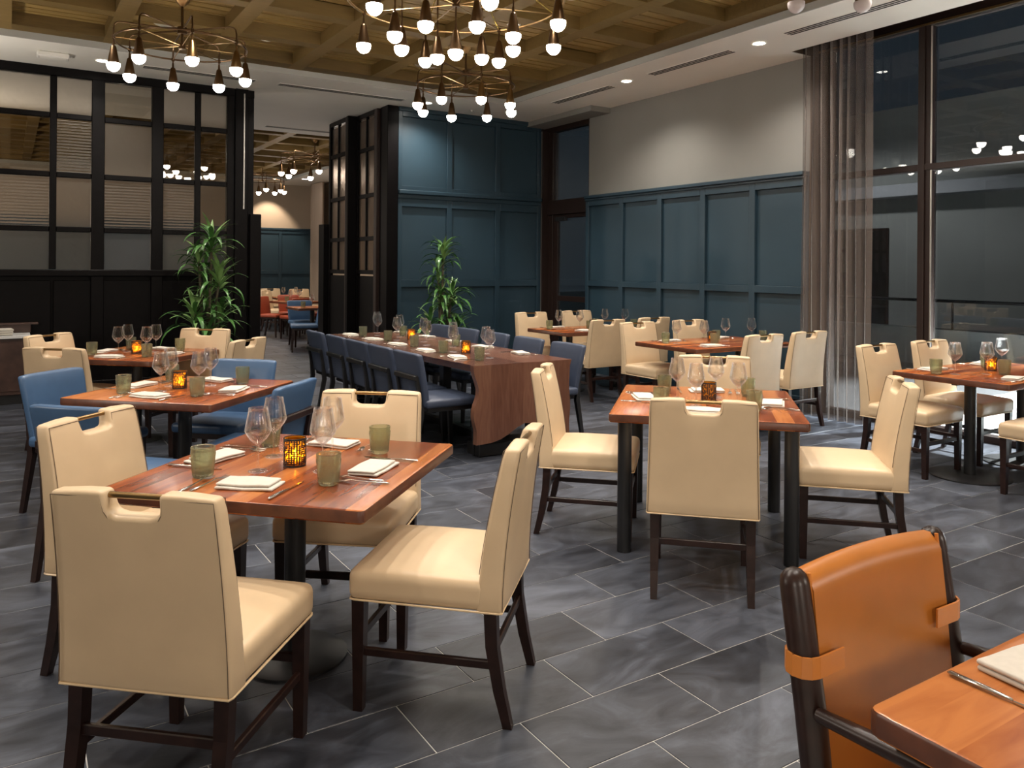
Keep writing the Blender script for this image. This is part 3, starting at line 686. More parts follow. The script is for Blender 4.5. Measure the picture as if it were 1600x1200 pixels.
# ------------------------------------------------------------------ chairs
def back_shell(name, mat, parent, w0, w1, z0, z1, t0, t1, yb, yt, notch=None, bev=.011, concave=0, power=1.6):
    """upright upholstered back; notch=(half width, bottom z)"""
    if notch: nx, nz = notch; xs = [-1, -.62, -.42, -nx/(w1/2), -nx/(w1/2)*.62, 0, nx/(w1/2)*.62, nx/(w1/2), .42, .62, 1]
    else: xs = [-1, -.75, -.5, -.25, 0, .25, .5, .75, 1]
    zs = [z0+(z1-z0)*t for t in (0, .12, .28, .44, .6, .74, .84)]
    if notch: zs = [z for z in zs if z < nz-.02]+[nz, nz+.022, z1]
    else: zs += [z1]
    def P(i, j, side):
        x, z = xs[i], zs[j]; f = (z-z0)/(z1-z0); w = (w0+(w1-w0)*f)/2; X = x*w
        y = yb+(yt-yb)*f**power; th_ = (t0+(t1-t0)*f)/2
        zz = z
        if notch and abs(abs(x)-nx/(w1/2)) < 1e-6:
            if j == len(zs)-3: X *= .93; zz += .006
            if j == len(zs)-1: X *= 1.04
        if j == len(zs)-1 and abs(x) == 1: zz -= .006; X *= .985
        y -= concave*(1-x*x)
        bulge = .010*(1-x**4)*(1-(2*f-1)**4) if side > 0 else .004*(1-x**4)
        return Vector((X, y+side*(th_+bulge), zz))
    bm = bmesh.new(); V = {}
    def vv(i, j, s):
        if (i, j, s) not in V: V[(i, j, s)] = bm.verts.new(P(i, j, s))
        return V[(i, j, s)]
    ok = lambda i, j: 0 <= i < len(xs)-1 and 0 <= j < len(zs)-1 and not (notch and 3 <= i < 7 and j >= len(zs)-3)
    for i in range(len(xs)-1):
        for j in range(len(zs)-1):
            if not ok(i, j): continue
            bm.faces.new([vv(i, j, 1), vv(i, j+1, 1), vv(i+1, j+1, 1), vv(i+1, j, 1)]); bm.faces.new([vv(i, j, -1), vv(i+1, j, -1), vv(i+1, j+1, -1), vv(i, j+1, -1)])
            for (di, dj, a, b) in ((-1, 0, (i, j), (i, j+1)), (1, 0, (i+1, j+1), (i+1, j)), (0, -1, (i+1, j), (i, j)), (0, 1, (i, j+1), (i+1, j+1))):
                if not ok(i+di, j+dj): bm.faces.new([vv(*a, 1), vv(*a, -1), vv(*b, -1), vv(*b, 1)])
    bmesh.ops.recalc_face_normals(bm, faces=bm.faces)
    eds = [e for e in bm.edges if len(e.link_faces) == 2 and e.calc_face_angle(0) > math.radians(48)]
    bmesh.ops.bevel(bm, geom=eds, offset=bev, segments=3, profile=.5, affect='EDGES', clamp_overlap=True)
    me = bpy.data.meshes.new(name); bm.to_mesh(me); bm.free(); me.materials.append(mat)
    for p in me.polygons: p.use_smooth = True
    return place(name, me, parent)
def cream_chair():
    t = thing('dining_chair', '', 'chair')
    # seat
    MB().rbox((0, .015, .430), (.50, .48, .105), .028, .028, 3, 5).obj('seat', CREAM, t, True, ang=80)
    back_shell('backrest', CREAM, t, .502, .472, .378, .915, .085, .052, -.232, -.305, (.076, .848), .012)
    MB().tube([(-.077, -.303, .900), (.077, -.303, .900)], .0085, 10).obj('handle', BRONZE, t, True)
    # welt round the lower edge and seams down the rear face
    P = [(-.244, -.274, .380), (.244, -.274, .380), (.248, -.26, .380), (.246, .232, .382), (.240, .246, .382), (.226, .251, .382), (-.226, .251, .382), (-.240, .246, .382), (-.246, .232, .382), (-.248, -.26, .380)]
    MB().tube(P, .0038, 6, True).obj('piping', CREAMP, t, True)
    def face(x, z, side):     # point on the front (+1) or rear (-1) face of the back
        f = (z-.378)/.537; return (x, -.232-.073*f**1.6+side*((.085-.033*f)/2+.002), z)
    hw = lambda z: (.502+(.472-.502)*(z-.378)/.537)/2-.007
    for side in (-1, 1):
        zb_ = .385 if side < 0 else .50
        L_ = [face(-hw(z), z, side) for z in [zb_+(.900-zb_)*i/8 for i in range(9)]]
        top = [face(-.088, .901, side), face(-.082, .860, side), face(-.068, .838, side), face(.068, .838, side), face(.082, .860, side), face(.088, .901, side)]
        R_ = [(-p[0], p[1], p[2]) for p in L_[::-1]]
        MB().tube(L_+top+R_, .0014, 4).obj('seam', SEAM, t, True)
    for sx in (-1, 1):
        m = MB(); m.taper((sx*.215, .222, 0), (sx*.215, .222, .385), .032, .044); m.obj('leg', ESP, t)
        m = MB(); pts = [(-.292, 0, .030), (-.262, .12, .036), (-.238, .26, .040), (-.232, .385, .042)]
        for a, b in zip(pts[:-1], pts[1:]): m.taper((sx*.212, a[0], a[1]), (sx*.212, b[0], b[1]), a[2], b[2])
        m.obj('leg', ESP, t)
        MB().b2((sx*.214-.009, -.250, .185), (sx*.214+.009, .205, .212), .003).obj('stretcher', ESP, t)
    MB().b2((-.195, -.252, .232), (.195, -.236, .262), .003).obj('stretcher', ESP, t); MB().b2((-.195, .214, .232), (.195, .230, .262), .003).obj('stretcher', ESP, t)
    return t
def low_chair(mat, name='low_back_chair', wood=ESP):
    t = thing(name, '', 'chair')
    MB().rbox((0, .02, .440), (.47, .47, .065), .024, .012, 3, 4).obj('seat', mat, t, True, ang=80)
    MB().b2((-.205, -.19, .372), (.205, .225, .412), .006).obj('seat_rail', wood, t)
    back_shell('backrest', mat, t, .43, .480, .415, .830, .05, .046, -.195, -.272, None, .016, .012, 1.2)
    for sx in (-1, 1):
        MB().taper((sx*.205, .228, 0), (sx*.205, .215, .41), .026, .040).obj('leg', wood, t)
        m = MB(); pts = [(-.300, 0, .028), (-.262, .20, .034), (-.232, .36, .038), (-.246, .52, .034), (-.272, .655, .030)]
        for a, b in zip(pts[:-1], pts[1:]): m.taper((sx*.178, a[0], a[1]), (sx*.178, b[0], b[1]), a[2], b[2])
        m.obj('leg', wood, t)
    MB().b2((-.193, -.298, .622), (.193, -.262, .662), .006).obj('back_rail', wood, t)
    return t
CC = Proto(cream_chair); BC = Proto(lambda: low_chair(BLUEL)); SB = Proto(lambda: low_chair(SLATEBLUE, 'slate_blue_chair', BLACKM)); RC = Proto(lambda: low_chair(REDL, 'rust_chair'))
def facing(mid, ang, P, label, group=None, setback=.30):     # mid: ground point under the top of the back; ang: heading in degrees (0=+x)
    a = math.radians(ang); loc = (mid[0]+setback*math.cos(a), mid[1]+setback*math.sin(a), 0)
    return P.put(loc, a-PI/2, label, group)
G1 = 'cream chairs round the near left table'; G4 = 'cream chairs round the four legged table'; G3 = 'cream chairs round the table before the dark partition'
G5 = 'cream chairs along the window tables'; G6 = 'cream chairs by the blue wall, middle table'; G7 = 'cream chairs by the blue wall, far table'
facing((.285, 2.245), 48, CC, 'large foreground cream leather chair seen from behind, handle slot in its back', G1)
facing((.27, 3.50), -45, CC, 'cream chair at the left corner of the near left table, front of its back showing', G1)
facing((1.44, 3.49), 231, CC, 'cream chair beyond the near left table facing the camera', G1)
facing((1.535, 2.325), 136, CC, 'cream chair right of the near left table, seen from its side', G1)
facing((2.625, 2.53), 45, CC, 'cream chair seen square from behind at the four legged table', G4)
facing((2.66, 3.84), -45, CC, 'cream chair with tall pale back left of the four legged table', G4)
facing((4.00, 3.76), 226, CC, 'cream chair on the far side of the four legged table', G4)
facing((4.01, 2.44), 135, CC, 'cream chair right of the four legged table in profile, above the tan armchair', G4)
facing((.28, 7.57), -45, CC, 'cream chair at the far left of the table before the dark partition', G3)
facing((.27, 6.33), 48, CC, 'cream chair seen from behind at the left, in front of another cream chair', G3)
facing((1.52, 7.60), 228, CC, 'cream chair in front of the left potted plant', G3)
facing((1.60, 6.40), 135, CC, 'cream chair seen from behind at the right of the table before the partition', G3)
facing((5.76, 3.72), -90, CC, 'cream chair beside the sheer curtain, at the left end of the window table', G5)
facing((6.50, 3.72), -90, CC, 'cream chair against the tall window at the back of the window table', G5)
facing((5.86, 2.19), 90, CC, 'cream chair whose seat corner alone shows at the right edge', G5)
facing((5.72, 6.48), -90, CC, 'cream chair with seat showing at the left end of the middle wall table', G6)
facing((6.50, 6.50), -90, CC, 'cream chair on the wall side of the middle wall table, behind its wine glasses', G6)
facing((5.68, 4.75), 90, CC, 'cream chair seen from behind left of the rightmost one by the curtain', G6)
facing((6.36, 4.79), 90, CC, 'cream chair seen from behind touching the sheer curtain in view', G6)
facing((5.68, 6.93), 90, CC, 'cream chair seen from behind at the far wall table, its whole back visible', G7)
facing((6.44, 7.00), 90, CC, 'cream chair seen from behind, only its top showing between two others', G7)
facing((5.69, 8.50), -90, CC, 'leftmost cream chair by the blue wall, before the narrow glazed door', G7)
facing((6.46, 8.55), -90, CC, 'cream chair at the back of the far wall table, second from the door', G7)
G2 = 'blue chairs round the second table'
facing((.21, 5.70), -47, BC, 'bright blue leather chair at the left of the second table, its back catching light', G2)
facing((.24, 4.22), 45, BC, 'blue leather chair seen from behind, partly hidden by a cream chair', G2)
facing((1.43, 5.75), 228, BC, 'blue leather chair on the far right side of the second table', G2)
facing((1.41, 4.46), 136, BC, 'blue leather chair with dark wood back rail right of the second table', G2)
GL = 'slate blue chairs on the near side of the long table'; GR = 'slate blue chairs on the wall side of the long table'
ordn = ['nearest', 'second', 'third', 'fourth', 'farthest']
for k, y in enumerate((5.66, 6.20, 6.72, 7.26, 7.86)):
    facing((2.60, y), 0, SB, f'slate blue chair seen from behind, {ordn[k]} of five left of the long table', GL)
for k, y in enumerate((5.63, 6.25, 6.85, 7.45, 8.05)):
    facing((4.20, y), 180, SB, f'dark blue chair, {ordn[k]} of five on the plant side of the long table', GR)
# second room chairs
GF = 'chairs in the far room'
facing((4.62, 14.75), -92, BC, 'small blue chair in the far room facing the camera', GF)
facing((4.66, 13.5), 165, BC, 'small blue chair in the far room beside the black screen', GF)
facing((4.45, 16.85), -50, RC, 'rust red chair in the far room, leftmost of the red ones', GF)
facing((4.95, 15.55), 100, RC, 'rust red chair in the far room seen from behind', GF)
facing((5.95, 16.7), 190, RC, 'rust red chair in the far room at the right of the red group', GF)
facing((5.25, 17.55), -95, RC, 'rust red chair behind the far room wine glasses', GF)
facing((4.92, 18.2), -40, CC, 'cream chair in the far room cut by the black post', GF)
facing((5.42, 19.6), -90, CC, 'cream chair in the far room, left of a pair under the blue wall', GF)
facing((5.95, 19.0), -90, CC, 'cream chair in the far room, right of a pair under the blue wall', GF)
facing((6.75, 19.3), 180, CC, 'cream chair at the far right of the far room', GF)

# tan leather armchair in the foreground
def armchair():
    t = thing('armchair', 'tan saddle leather armchair with dark round posts and straps, lower right foreground', 'chair', (1.60, .78, 0), PI)
    # local: +y forward (towards -y world), back at y=-.25
    W = .255
    # leather sling: curved sheet with thickness
    m = MB(); nx, nz = 14, 30; g = {}
    for s in (0, 1):
        for i in range(nx+1):
            u = -1+2*i/nx
            for j in range(nz+1):
                f = j/nz; z = .40+.485*f; wd = W-.024
                y = -.182-.062*f + .004*f - .006*(1-u*u) - (.016 if s else 0)
                z += .010*(1-u*u)*max(0, (f-.8)/.2)
                if f > .93: y -= .022*((f-.93)/.07)**2
                g[(s, i, j)] = len(m.v); m.v.append((u*wd, y, z))
    for s in (0, 1):
        for i in range(nx):
            for j in range(nz): m.f.append((g[(s, i, j)], g[(s, i+1, j)], g[(s, i+1, j+1)], g[(s, i, j+1)]))
    for i in range(nx):
        for j in (0, nz): m.f.append((g[(0, i, j)], g[(0, i+1, j)], g[(1, i+1, j)], g[(1, i, j)]))
    for j in range(nz):
        for i in (0, nx): m.f.append((g[(0, i, j)], g[(0, i, j+1)], g[(1, i, j+1)], g[(1, i, j)]))
    m.obj('leather_back', TAN, t, True, ang=60)
    for sx in (-1, 1):
        MB().tube([(sx*(W-.024), -.182-.058*f-.008, .40+.485*f) for f in [i/24 for i in range(25)]], .0045, 6).obj('edge_binding', TANS, t, True)
    MB().rbox((0, .06, .43), (.46, .46, .07), .03, .012, 3, 4).obj('seat', TAN, t, True, ang=80)
    for sx in (-1, 1):
        MB().tube([(sx*(W-.006), -.274, .893), (sx*(W-.006), -.273, .888), (sx*(W-.006), -.271, .878), (sx*(W-.006), -.268, .862), (sx*(W-.006), -.228, .62), (sx*(W-.004), -.20, .42), (sx*(W-.002), -.215, .2), (sx*W, -.25, 0)], [.004, .017, .026, .030, .031, .029, .025, .018], 14).obj('rear_post', ESP, t, True)
        MB().tube([(sx*(W+.006), -.20, .63), (sx*(W+.010), .0, .645), (sx*(W+.010), .24, .640)], [.014, .019, .019], 12).obj('armrest', ESP, t, True)
        MB().tube([(sx*(W+.006), .225, .64), (sx*W, .225, .40), (sx*W, .235, 0)], [.018, .021, .016], 12).obj('leg', ESP, t, True)
        MB().tube([(sx*W, -.19, .40), (sx*W, .22, .40)], .016, 10).obj('side_rail', ESP, t, True)
        # strap that wraps the post
        zc = .715; yc = -.244; R = .0355; path = [(sx*(W-.085), yc+.034, zc)]
        for a in range(0, 181, 30): path.append((sx*(W-.007+R*math.sin(math.radians(a))), yc+R*math.cos(math.radians(a)), zc))
        path.append((sx*(W-.05), yc-.036, zc))
        q = MB()
        for (p0, p1) in zip(path[:-1], path[1:]):
            a_, b_ = Vector(p0), Vector(p1); d_ = (b_-a_).normalized(); n_ = d_.cross(Vector((0, 0, 1)))*.0022; e_ = d_*.0012
            vs = [a_-e_-n_-Vector((0, 0, .021)), b_+e_-n_-Vector((0, 0, .021)), b_+e_+n_-Vector((0, 0, .021)), a_-e_+n_-Vector((0, 0, .021))]
            vs += [v+Vector((0, 0, .042)) for v in vs]; q.add(vs, [(0, 1, 2, 3), (4, 5, 6, 7), (0, 1, 5, 4), (1, 2, 6, 5), (2, 3, 7, 6), (3, 0, 4, 7)])
        q.obj('strap', TANS, t)
    MB().tube([(-W, -.19, .41), (W, -.19, .41)], .014, 10).obj('back_rail', ESP, t, True)
armchair()

# ------------------------------------------------------------------ tables
TZ = .735
def square_table(label, c, rz, sx, sy, legs=None, bases=((0, 0),), group=None, th=.044, name='dining_table', br=.20):
    t = thing(name, label, 'table', (c[0], c[1], 0), rz, group)
    m = MB(); b = .010; r = .012; hx, hy = sx/2, sy/2      # rounded rectangle top with eased edges
    def ring(ins, z):
        P = []
        for (qx, qy, a0) in ((1, 1, 0), (-1, 1, 90), (-1, -1, 180), (1, -1, 270)):
            for a in (0, 30, 60, 90):
                A = math.radians(a0+a); P.append((qx*(hx-.022)+(.022-ins)*math.cos(A), qy*(hy-.022)+(.022-ins)*math.sin(A), z))
        return P
    R = [ring(.006, TZ-th), ring(0, TZ-th+.006), ring(0, TZ-.008), ring(.003, TZ-.002), ring(.008, TZ)]
    vs = [p for q in R for p in q]; n = 16; fs = []
    for i in range(4):
        for k in range(n): fs.append((i*n+k, i*n+(k+1) % n, (i+1)*n+(k+1) % n, (i+1)*n+k))
    fs += [tuple(range(n))[::-1], tuple(4*n+k for k in range(n))]
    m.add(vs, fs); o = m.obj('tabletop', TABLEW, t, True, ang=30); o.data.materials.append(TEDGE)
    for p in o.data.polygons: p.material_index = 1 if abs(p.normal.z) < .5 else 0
    if legs:
        for (x, y) in legs: MB().cyl((x, y), .037, 0, TZ-th, 20).obj('leg', BLACKM, t, True)
        for y in (legs[0][1], legs[-1][1]): MB().b2((-abs(legs[0][0])+.03, y-.018, TZ-th-.04), (abs(legs[0][0])-.03, y+.018, TZ-th-.001), .003).obj('apron', BLACKM, t)
    else:
        for (x, y) in bases:
            MB().cyl((x, y), .040, .012, TZ-th, 24).obj('pedestal', BLACKM, t, True)
            MB().lathe([(.001, 0), (br, 0), (br, .008), (br-.02, .013), (.001, .016)], 40, (x, y, 0)).obj('base_plate', BLACKM, t, True)
            MB().b2((x-.22, y-.02, TZ-th-.016), (x+.22, y+.02, TZ-th-.0005), .002).obj('support_arm', BLACKM, t)
    return t
square_table('square glued wood table at the near left with four settings', (.935, 3.01), math.radians(45), .975, .975)
square_table('square wood table with blue chairs, behind the near left table', (.92, 5.18), math.radians(46), .96, .96)
square_table('square wood table before the dark partition, with cream chairs', (.93, 7.41), math.radians(46), .96, .96)
square_table('wood table on four round black legs in the middle', (3.38, 3.24), math.radians(44.5), 1.08, 1.0, legs=((-.46, -.42), (.46, -.42), (-.46, .42), (.46, .42)))
square_table('long wood table on black pedestals by the tall window', (6.32, 3.10), 0, 1.36, .84, bases=((-.40, -.02), (.36, -.02)), br=.27)
square_table('wood table along the blue wall nearest the curtain', (6.16, 5.78), 0, 1.42, .88, bases=((-.36, 0), (.36, 0)))
square_table('wood table along the blue wall by the glazed door', (6.15, 7.80), 0, 1.42, .82, bases=((-.36, 0), (.36, 0)))
square_table('small wood table in the far room', (4.66, 14.1), 0, .75, .75); square_table('wood table between rust chairs in the far room', (5.1, 16.5), .2, .8, .8)
square_table('wood table at the back of the far room', (5.6, 18.7), 0, .8, .8)
# foreground table at the lower right
square_table('wood table corner cut off by the lower right of the picture', (1.90, .34), 0, 1.26, .99, th=.048)

# long live edge waterfall table
def waterfall():
    t = thing('waterfall_table', 'long dark live edge walnut table with a waterfall end', 'table', (3.46, 5.27, 0))
    hw = .46; n = 26; L = 3.2
    def edge(y, s):
        return s*(hw + .012*math.sin(y*2.1+s)+.008*math.sin(y*5.3+2*s))
    m = MB()
    for i in range(n+1):
        y = L*i/n; a, b = edge(y, -1), edge(y, 1)
        m.v += [(a+.018, y, TZ-.055), (b-.018, y, TZ-.055), (b, y, TZ), (a, y, TZ)]
    for i in range(n):
        for k in range(4): m.f.append((i*4+k, i*4+(k+1) % 4, i*4+4+(k+1) % 4, i*4+4+k))
    m.f += [(3, 2, 1, 0), tuple(n*4+k for k in range(4))]
    m.obj('tabletop', SLABW, t, True, ang=30)
    # waterfall slab with wavy sides and an irregular foot
    m = MB(); nz = 16; nx = 12
    def lft(f): return -hw + .012*math.sin(-1) + [0, .010, .040, .052, .040, .012, .0, .012, .035, .03, .02][min(10, int(f*10))]*.9
    def sl(f): a = f*10; i = min(9, int(a)); T = [0, .004, .030, .050, .046, .020, .004, .010, .030, .034, .028]; return -hw+.005+(T[i]*(1-(a-i))+T[i+1]*(a-i))
    def sr(f): a = f*10; i = min(9, int(a)); T = [0, 0, .004, .008, .006, .0, -.006, -.004, .004, .004, .0]; return hw-(T[i]*(1-(a-i))+T[i+1]*(a-i))
    foot = lambda u: .125+.13*math.exp(-((u-.05)/.42)**2) if u > -.9 else .125
    for s in (0, 1):
        for j in range(nz+1):
            f = j/nz
            for i in range(nx+1):
                u = -1+2*i/nx; zt = TZ-.001; x = sl(f)+(sr(f)-sl(f))*(u+1)/2
                m.v.append((x, -.001 if s == 0 else .052, zt-(zt-foot(u))*f))
    q = (nx+1)*(nz+1)
    for j in range(nz):
        for i in range(nx):
            a = j*(nx+1)+i; m.f.append((a, a+1, a+nx+2, a+nx+1)); m.f.append((q+a, q+a+nx+1, q+a+nx+2, q+a+1))
    for i in range(nx):
        for j in (0, nz): a = j*(nx+1)+i; m.f.append((a, a+1, q+a+1, q+a))
    for j in range(nz):
        for i in (0, nx): a = j*(nx+1)+i; m.f.append((a, a+nx+1, q+a+nx+1, q+a))
    m.obj('waterfall_end', SLABW, t, True, ang=40)
    for y in (.18, .95, 2.2, 2.95):
        for sx in (-1, 1): MB().b2((sx*.20-.04, y-.04, .02), (sx*.20+.04, y+.04, TZ-.055), .004).obj('leg', BLACKM, t)
    MB().b2((-.34, .10, 0), (.34, .30, .10), .006).b2((-.34, 2.8, 0), (.34, 3.0, .06), .006).b2((-.03, .3, 0), (.03, 2.8, .06), .004).obj('base', BLACKM, t)
waterfall()

# ------------------------------------------------------------------ tableware
def wine_glass():
    t = thing('wine_glass', '', 'wine glass')
    H = .235; MB().lathe([(.0005, .003), (.034, .0025), (.036, .0012), (.034, 0), (.0005, 0)], 24).obj('foot', CLEAR, t, True)
    MB().lathe([(.0005, .003), (.012, .0035), (.0055, .010), (.0038, .03), (.0038, .085), (.0055, .0955), (.0005, .0958)], 14).obj('stem', CLEAR, t, True)
    out = [(.0005, .096), (.006, .098), (.014, .104), (.029, .118), (.043, .138), (.0485, .150), (.047, .162), (.042, .190), (.037, .215), (.0345, H)]
    inn = [(max(.0005, r-.0016), z+(.004 if r < .02 else .0012 if z < .14 else 0)) for (r, z) in out][::-1]
    MB().lathe(out+[(.0338, H+.0008)]+inn, 28).obj('bowl', CLEAR, t, True, ang=60)
    return t
def tumbler():
    o = MB(); n = 36; prof = [(.0005, 0), (.031, 0), (.0335, .003)]
    rows = 11; rings = []
    o.lathe(prof, n); base = len(o.v)-n
    z0, z1 = .003, .106
    for j in range(1, rows*2+1):       # pressed diamond relief
        z = z0+(z1-z0)*j/(rows*2); r = .0335+.0095*(z/z1)
        for k in range(n): o.v.append(((r+(.0026 if (k+j//2) % 2 and z < .09 else 0))*math.cos(2*PI*k/n), (r+(.0026 if (k+j//2) % 2 and z < .09 else 0))*math.sin(2*PI*k/n), z))
        b = len(o.v)-n
        for k in range(n): o.f.append((base+k, base+(k+1) % n, b+(k+1) % n, b+k))
        base = b
    for (r, z) in ((.0425, .108), (.0405, .106), (.0375, .06), (.033, .014), (.0005, .012)):
        for k in range(n): o.v.append((r*math.cos(2*PI*k/n), r*math.sin(2*PI*k/n), z))
        b = len(o.v)-n
        for k in range(n): o.f.append((base+k, base+(k+1) % n, b+(k+1) % n, b+k))
        base = b
    ob = o.obj('tumbler', SAGE, None, True, ang=28); return tag(ob, '', 'tumbler')
def napkin():
    t = thing('napkin', '', 'napkin')
    def wav(v): return Vector((v.x, v.y, v.z+.0015*math.sin(v.x*40+v.y*25)))
    m = MB().rbox((0, 0, .0048), (.205, .118, .009), .0045, 0, 2, 6, fn=wav); m.obj('lower_fold', LINEN, t, True, ang=70)
    m = MB().rbox((-.008, .006, .0145), (.190, .108, .0085), .0042, .003, 2, 6, fn=wav); m.obj('upper_fold', LINEN, t, True, ang=70)
    return t
def knife():
    o = MB(); o.tube([(0, -.115, .005), (0, -.11, .006), (0, -.05, .0065), (0, -.005, .0055), (0, .0, .0045)], [.003, .0062, .0056, .0040, .0035], 8, flat=.6)
    vs = []
    for (y, w) in ((0, .005), (.03, .0085), (.08, .009), (.105, .006), (.118, .001)): vs += [(-w*.9, y, .0015), (w*.5, y, .0015), (w*.5, y, .0045), (-w*.9, y, .0028)]
    o.add(vs, [(i*4+k, i*4+(k+1) % 4, i*4+4+(k+1) % 4, i*4+4+k) for i in range(4) for k in range(4)]+[(0, 1, 2, 3), (16, 17, 18, 19)])
    return tag(o.obj('table_knife', STEEL, None, True), '', 'knife')
def fork():
    o = MB(); o.tube([(0, -.10, .004), (0, -.09, .005), (0, -.03, .0052), (0, .02, .008), (0, .04, .010)], [.003, .0062, .0042, .0026, .0030], 8, flat=.5)
    prof = [(.040, .0045, .010), (.050, .0105, .008), (.062, .0115, .0050)]
    vs = []
    for (y, w, z) in prof: vs += [(-w, y, z), (w, y, z), (w, y, z+.0016), (-w, y, z+.0016)]
    o.add(vs, [(i*4+k, i*4+(k+1) % 4, i*4+4+(k+1) % 4, i*4+4+k) for i in range(2) for k in range(4)]+[(0, 1, 2, 3), (8, 9, 10, 11)])
    for k in range(4):
        x = -.0095+.00633*k; o.tube([(x, .061, .0055), (x, .08, .0030), (x, .098, .0042), (x, .108, .0075)], [.0016, .0015, .0013, .0007], 5)
    return tag(o.obj('table_fork', STEEL, None, True), '', 'fork')
def candle():
    t = thing('candle_holder', '', 'candle holder'); R = .041
    MB().lathe([(.0005, .002), (R-.004, .002), (R-.003, .006), (R-.003, .104), (R-.006, .104), (R-.006, .008), (.0005, .006)], 28).obj('amber_glass', AMBER, t, True)
    rnd = random.Random(3); m = MB(); n = 26; rows = 13
    def arc(k0, k1, z, h=.0022):
        for k in range(k0, k1):
            a0, a1 = 2*PI*k/n, 2*PI*(k+1)/n; vs = []
            for a in (a0, a1):
                for r in (R-.001, R+.0016):
                    for zz in (z-h, z+h): vs.append((r*math.cos(a), r*math.sin(a), zz))
            m.add(vs, [(0, 1, 5, 4), (2, 6, 7, 3), (0, 4, 6, 2), (1, 3, 7, 5), (0, 2, 3, 1), (4, 5, 7, 6)])
    def post(k, z0, z1): a = 2*PI*k/n; m.box((R*math.cos(a), R*math.sin(a), (z0+z1)/2), (.0026, .0052, z1-z0), a)
    for z in (.004, .103): arc(0, n, z, .004)
    for j in range(1, rows):      # basket weave fretwork: interrupted bands and short uprights
        z = .006+.096*j/rows; k = rnd.randrange(n); tot = 0
        while tot < n: l = rnd.choice((2, 3, 4)); arc(k+tot, k+tot+l, z, .0019); tot += l+rnd.choice((1, 2))
    for k in range(n):
        z = .006+rnd.random()*.012
        while z < .096: l = rnd.uniform(.012, .034); post(k, z, min(.1, z+l)); z += l+rnd.choice((.006, .012, .0))
    m.obj('fretwork', BLACKM, t)
    MB().cyl((0, 0), .020, .008, .030, 16).obj('candle', WAX, t, True)
    MB().lathe([(.0005, .032), (.0045, .037), (.0055, .043), (.003, .052), (.0004, .062)], 10).obj('flame', FLAME, t, True)
    return t
WG = Proto(wine_glass); TM = Proto(tumbler); NP = Proto(napkin); KN = Proto(knife); FK = Proto(fork); CH = Proto(candle)
Z0 = TZ+.0006
def setting(c, ang, n0, where, jit=0, glass=(.08, .145), tumb=(.24, .25), cut=2, nap=.33, do=('g', 't', 'n', 'k', 'f')):
    """ang: heading of the outward normal (towards the sitter); c: table centre; right hand of the sitter = r"""
    a = math.radians(ang); n = Vector((math.cos(a), math.sin(a))); r = Vector((-n.y, n.x)); C = Vector(c); rr = random.Random(int(ang*7+c[0]*100+c[1]*31))
    j = lambda s=.012: rr.uniform(-s, s)
    def P(dn, dr, z=Z0): q = C+n*dn+r*dr; return (q.x, q.y, z)
    rz = a+PI/2      # local +y points towards the table centre, away from the sitter
    if 'n' in do: NP.put(P(nap+j(), j()), rz+j(.25), f'folded linen napkin {where}', 'linen napkins')
    if 'g' in do: WG.put(P(glass[0]+j(), glass[1]+j()), j(3), f'clear stemmed wine glass {where}', 'wine glasses')
    if 't' in do: TM.put(P(tumb[0]+j(), tumb[1]+j()), j(3), f'sage pressed glass tumbler {where}', 'pressed glass tumblers')
    if 'k' in do: KN.put(P(nap+.0+j(), .150+j(.006)), rz+j(.12), f'steel table knife {where}', 'table knives')
    if 'f' in do:
        FK.put(P(nap+j(), -.150+j(.004)), rz+j(.08), f'inner steel fork {where}', 'table forks')
        if cut > 1: FK.put(P(nap+.015+j(), -.190+j(.004)), rz+j(.08), f'outer steel fork {where}', 'table forks')
def four(c, base, tname, n0=None, sides=None, **k):
    sides = sides or {0: 'nearest the camera', 1: 'on the right side', 2: 'on the far side', 3: 'on the left side'}
    for i, ang in enumerate((225, 315, 45, 135)): setting(c, ang+base, 0, f'{sides[i]} of the {tname}', **k)
SD = {0: 'at the near left edge', 1: 'at the near right edge', 2: 'at the far right edge', 3: 'at the far left edge'}
four((.935, 3.01), 0, 'near left table', sides=SD)
four((.92, 5.18), 1, 'blue chair table', sides=SD)
four((.93, 7.41), 1, 'table before the partition', sides=SD)
four((3.38, 3.24), 0, 'four legged table', sides=SD, nap=.36, glass=(.06, .17))
for (cy, tn, c0) in ((3.10, 'window table', (5.96, 6.68)), (5.78, 'middle wall table', (5.80, 6.52)), (7.80, 'far wall table', (5.79, 6.51))):
    for (x, wx) in zip(c0, ('left', 'right')):
        setting((x, cy), -90, 0, f'at the near {wx} place of the {tn}', nap=.29, glass=(.06, .12), tumb=(.14, .20), cut=1)
        setting((x, cy), 90, 0, f'at the far {wx} place of the {tn}', nap=.29, glass=(.06, .12), tumb=(.14, .20), cut=1)
for k in range(5):
    y = 5.80+.61*k
    setting((3.46, y), 180, 0, f'{ordn[k]} of five on the left of the long table', nap=.30, glass=(.10, .16) if k % 2 else (.06, .13), tumb=(.24, .23), cut=1)
    setting((3.46, y+.03), 0, 0, f'{ordn[k]} of five on the right of the long table', nap=.32, glass=(.08, .16), tumb=(.16, .24), cut=1, do=('g', 'n', 'f', 'k') if k % 2 == 0 else ('n', 'f', 'g', 't'))
GC = 'candle holders'
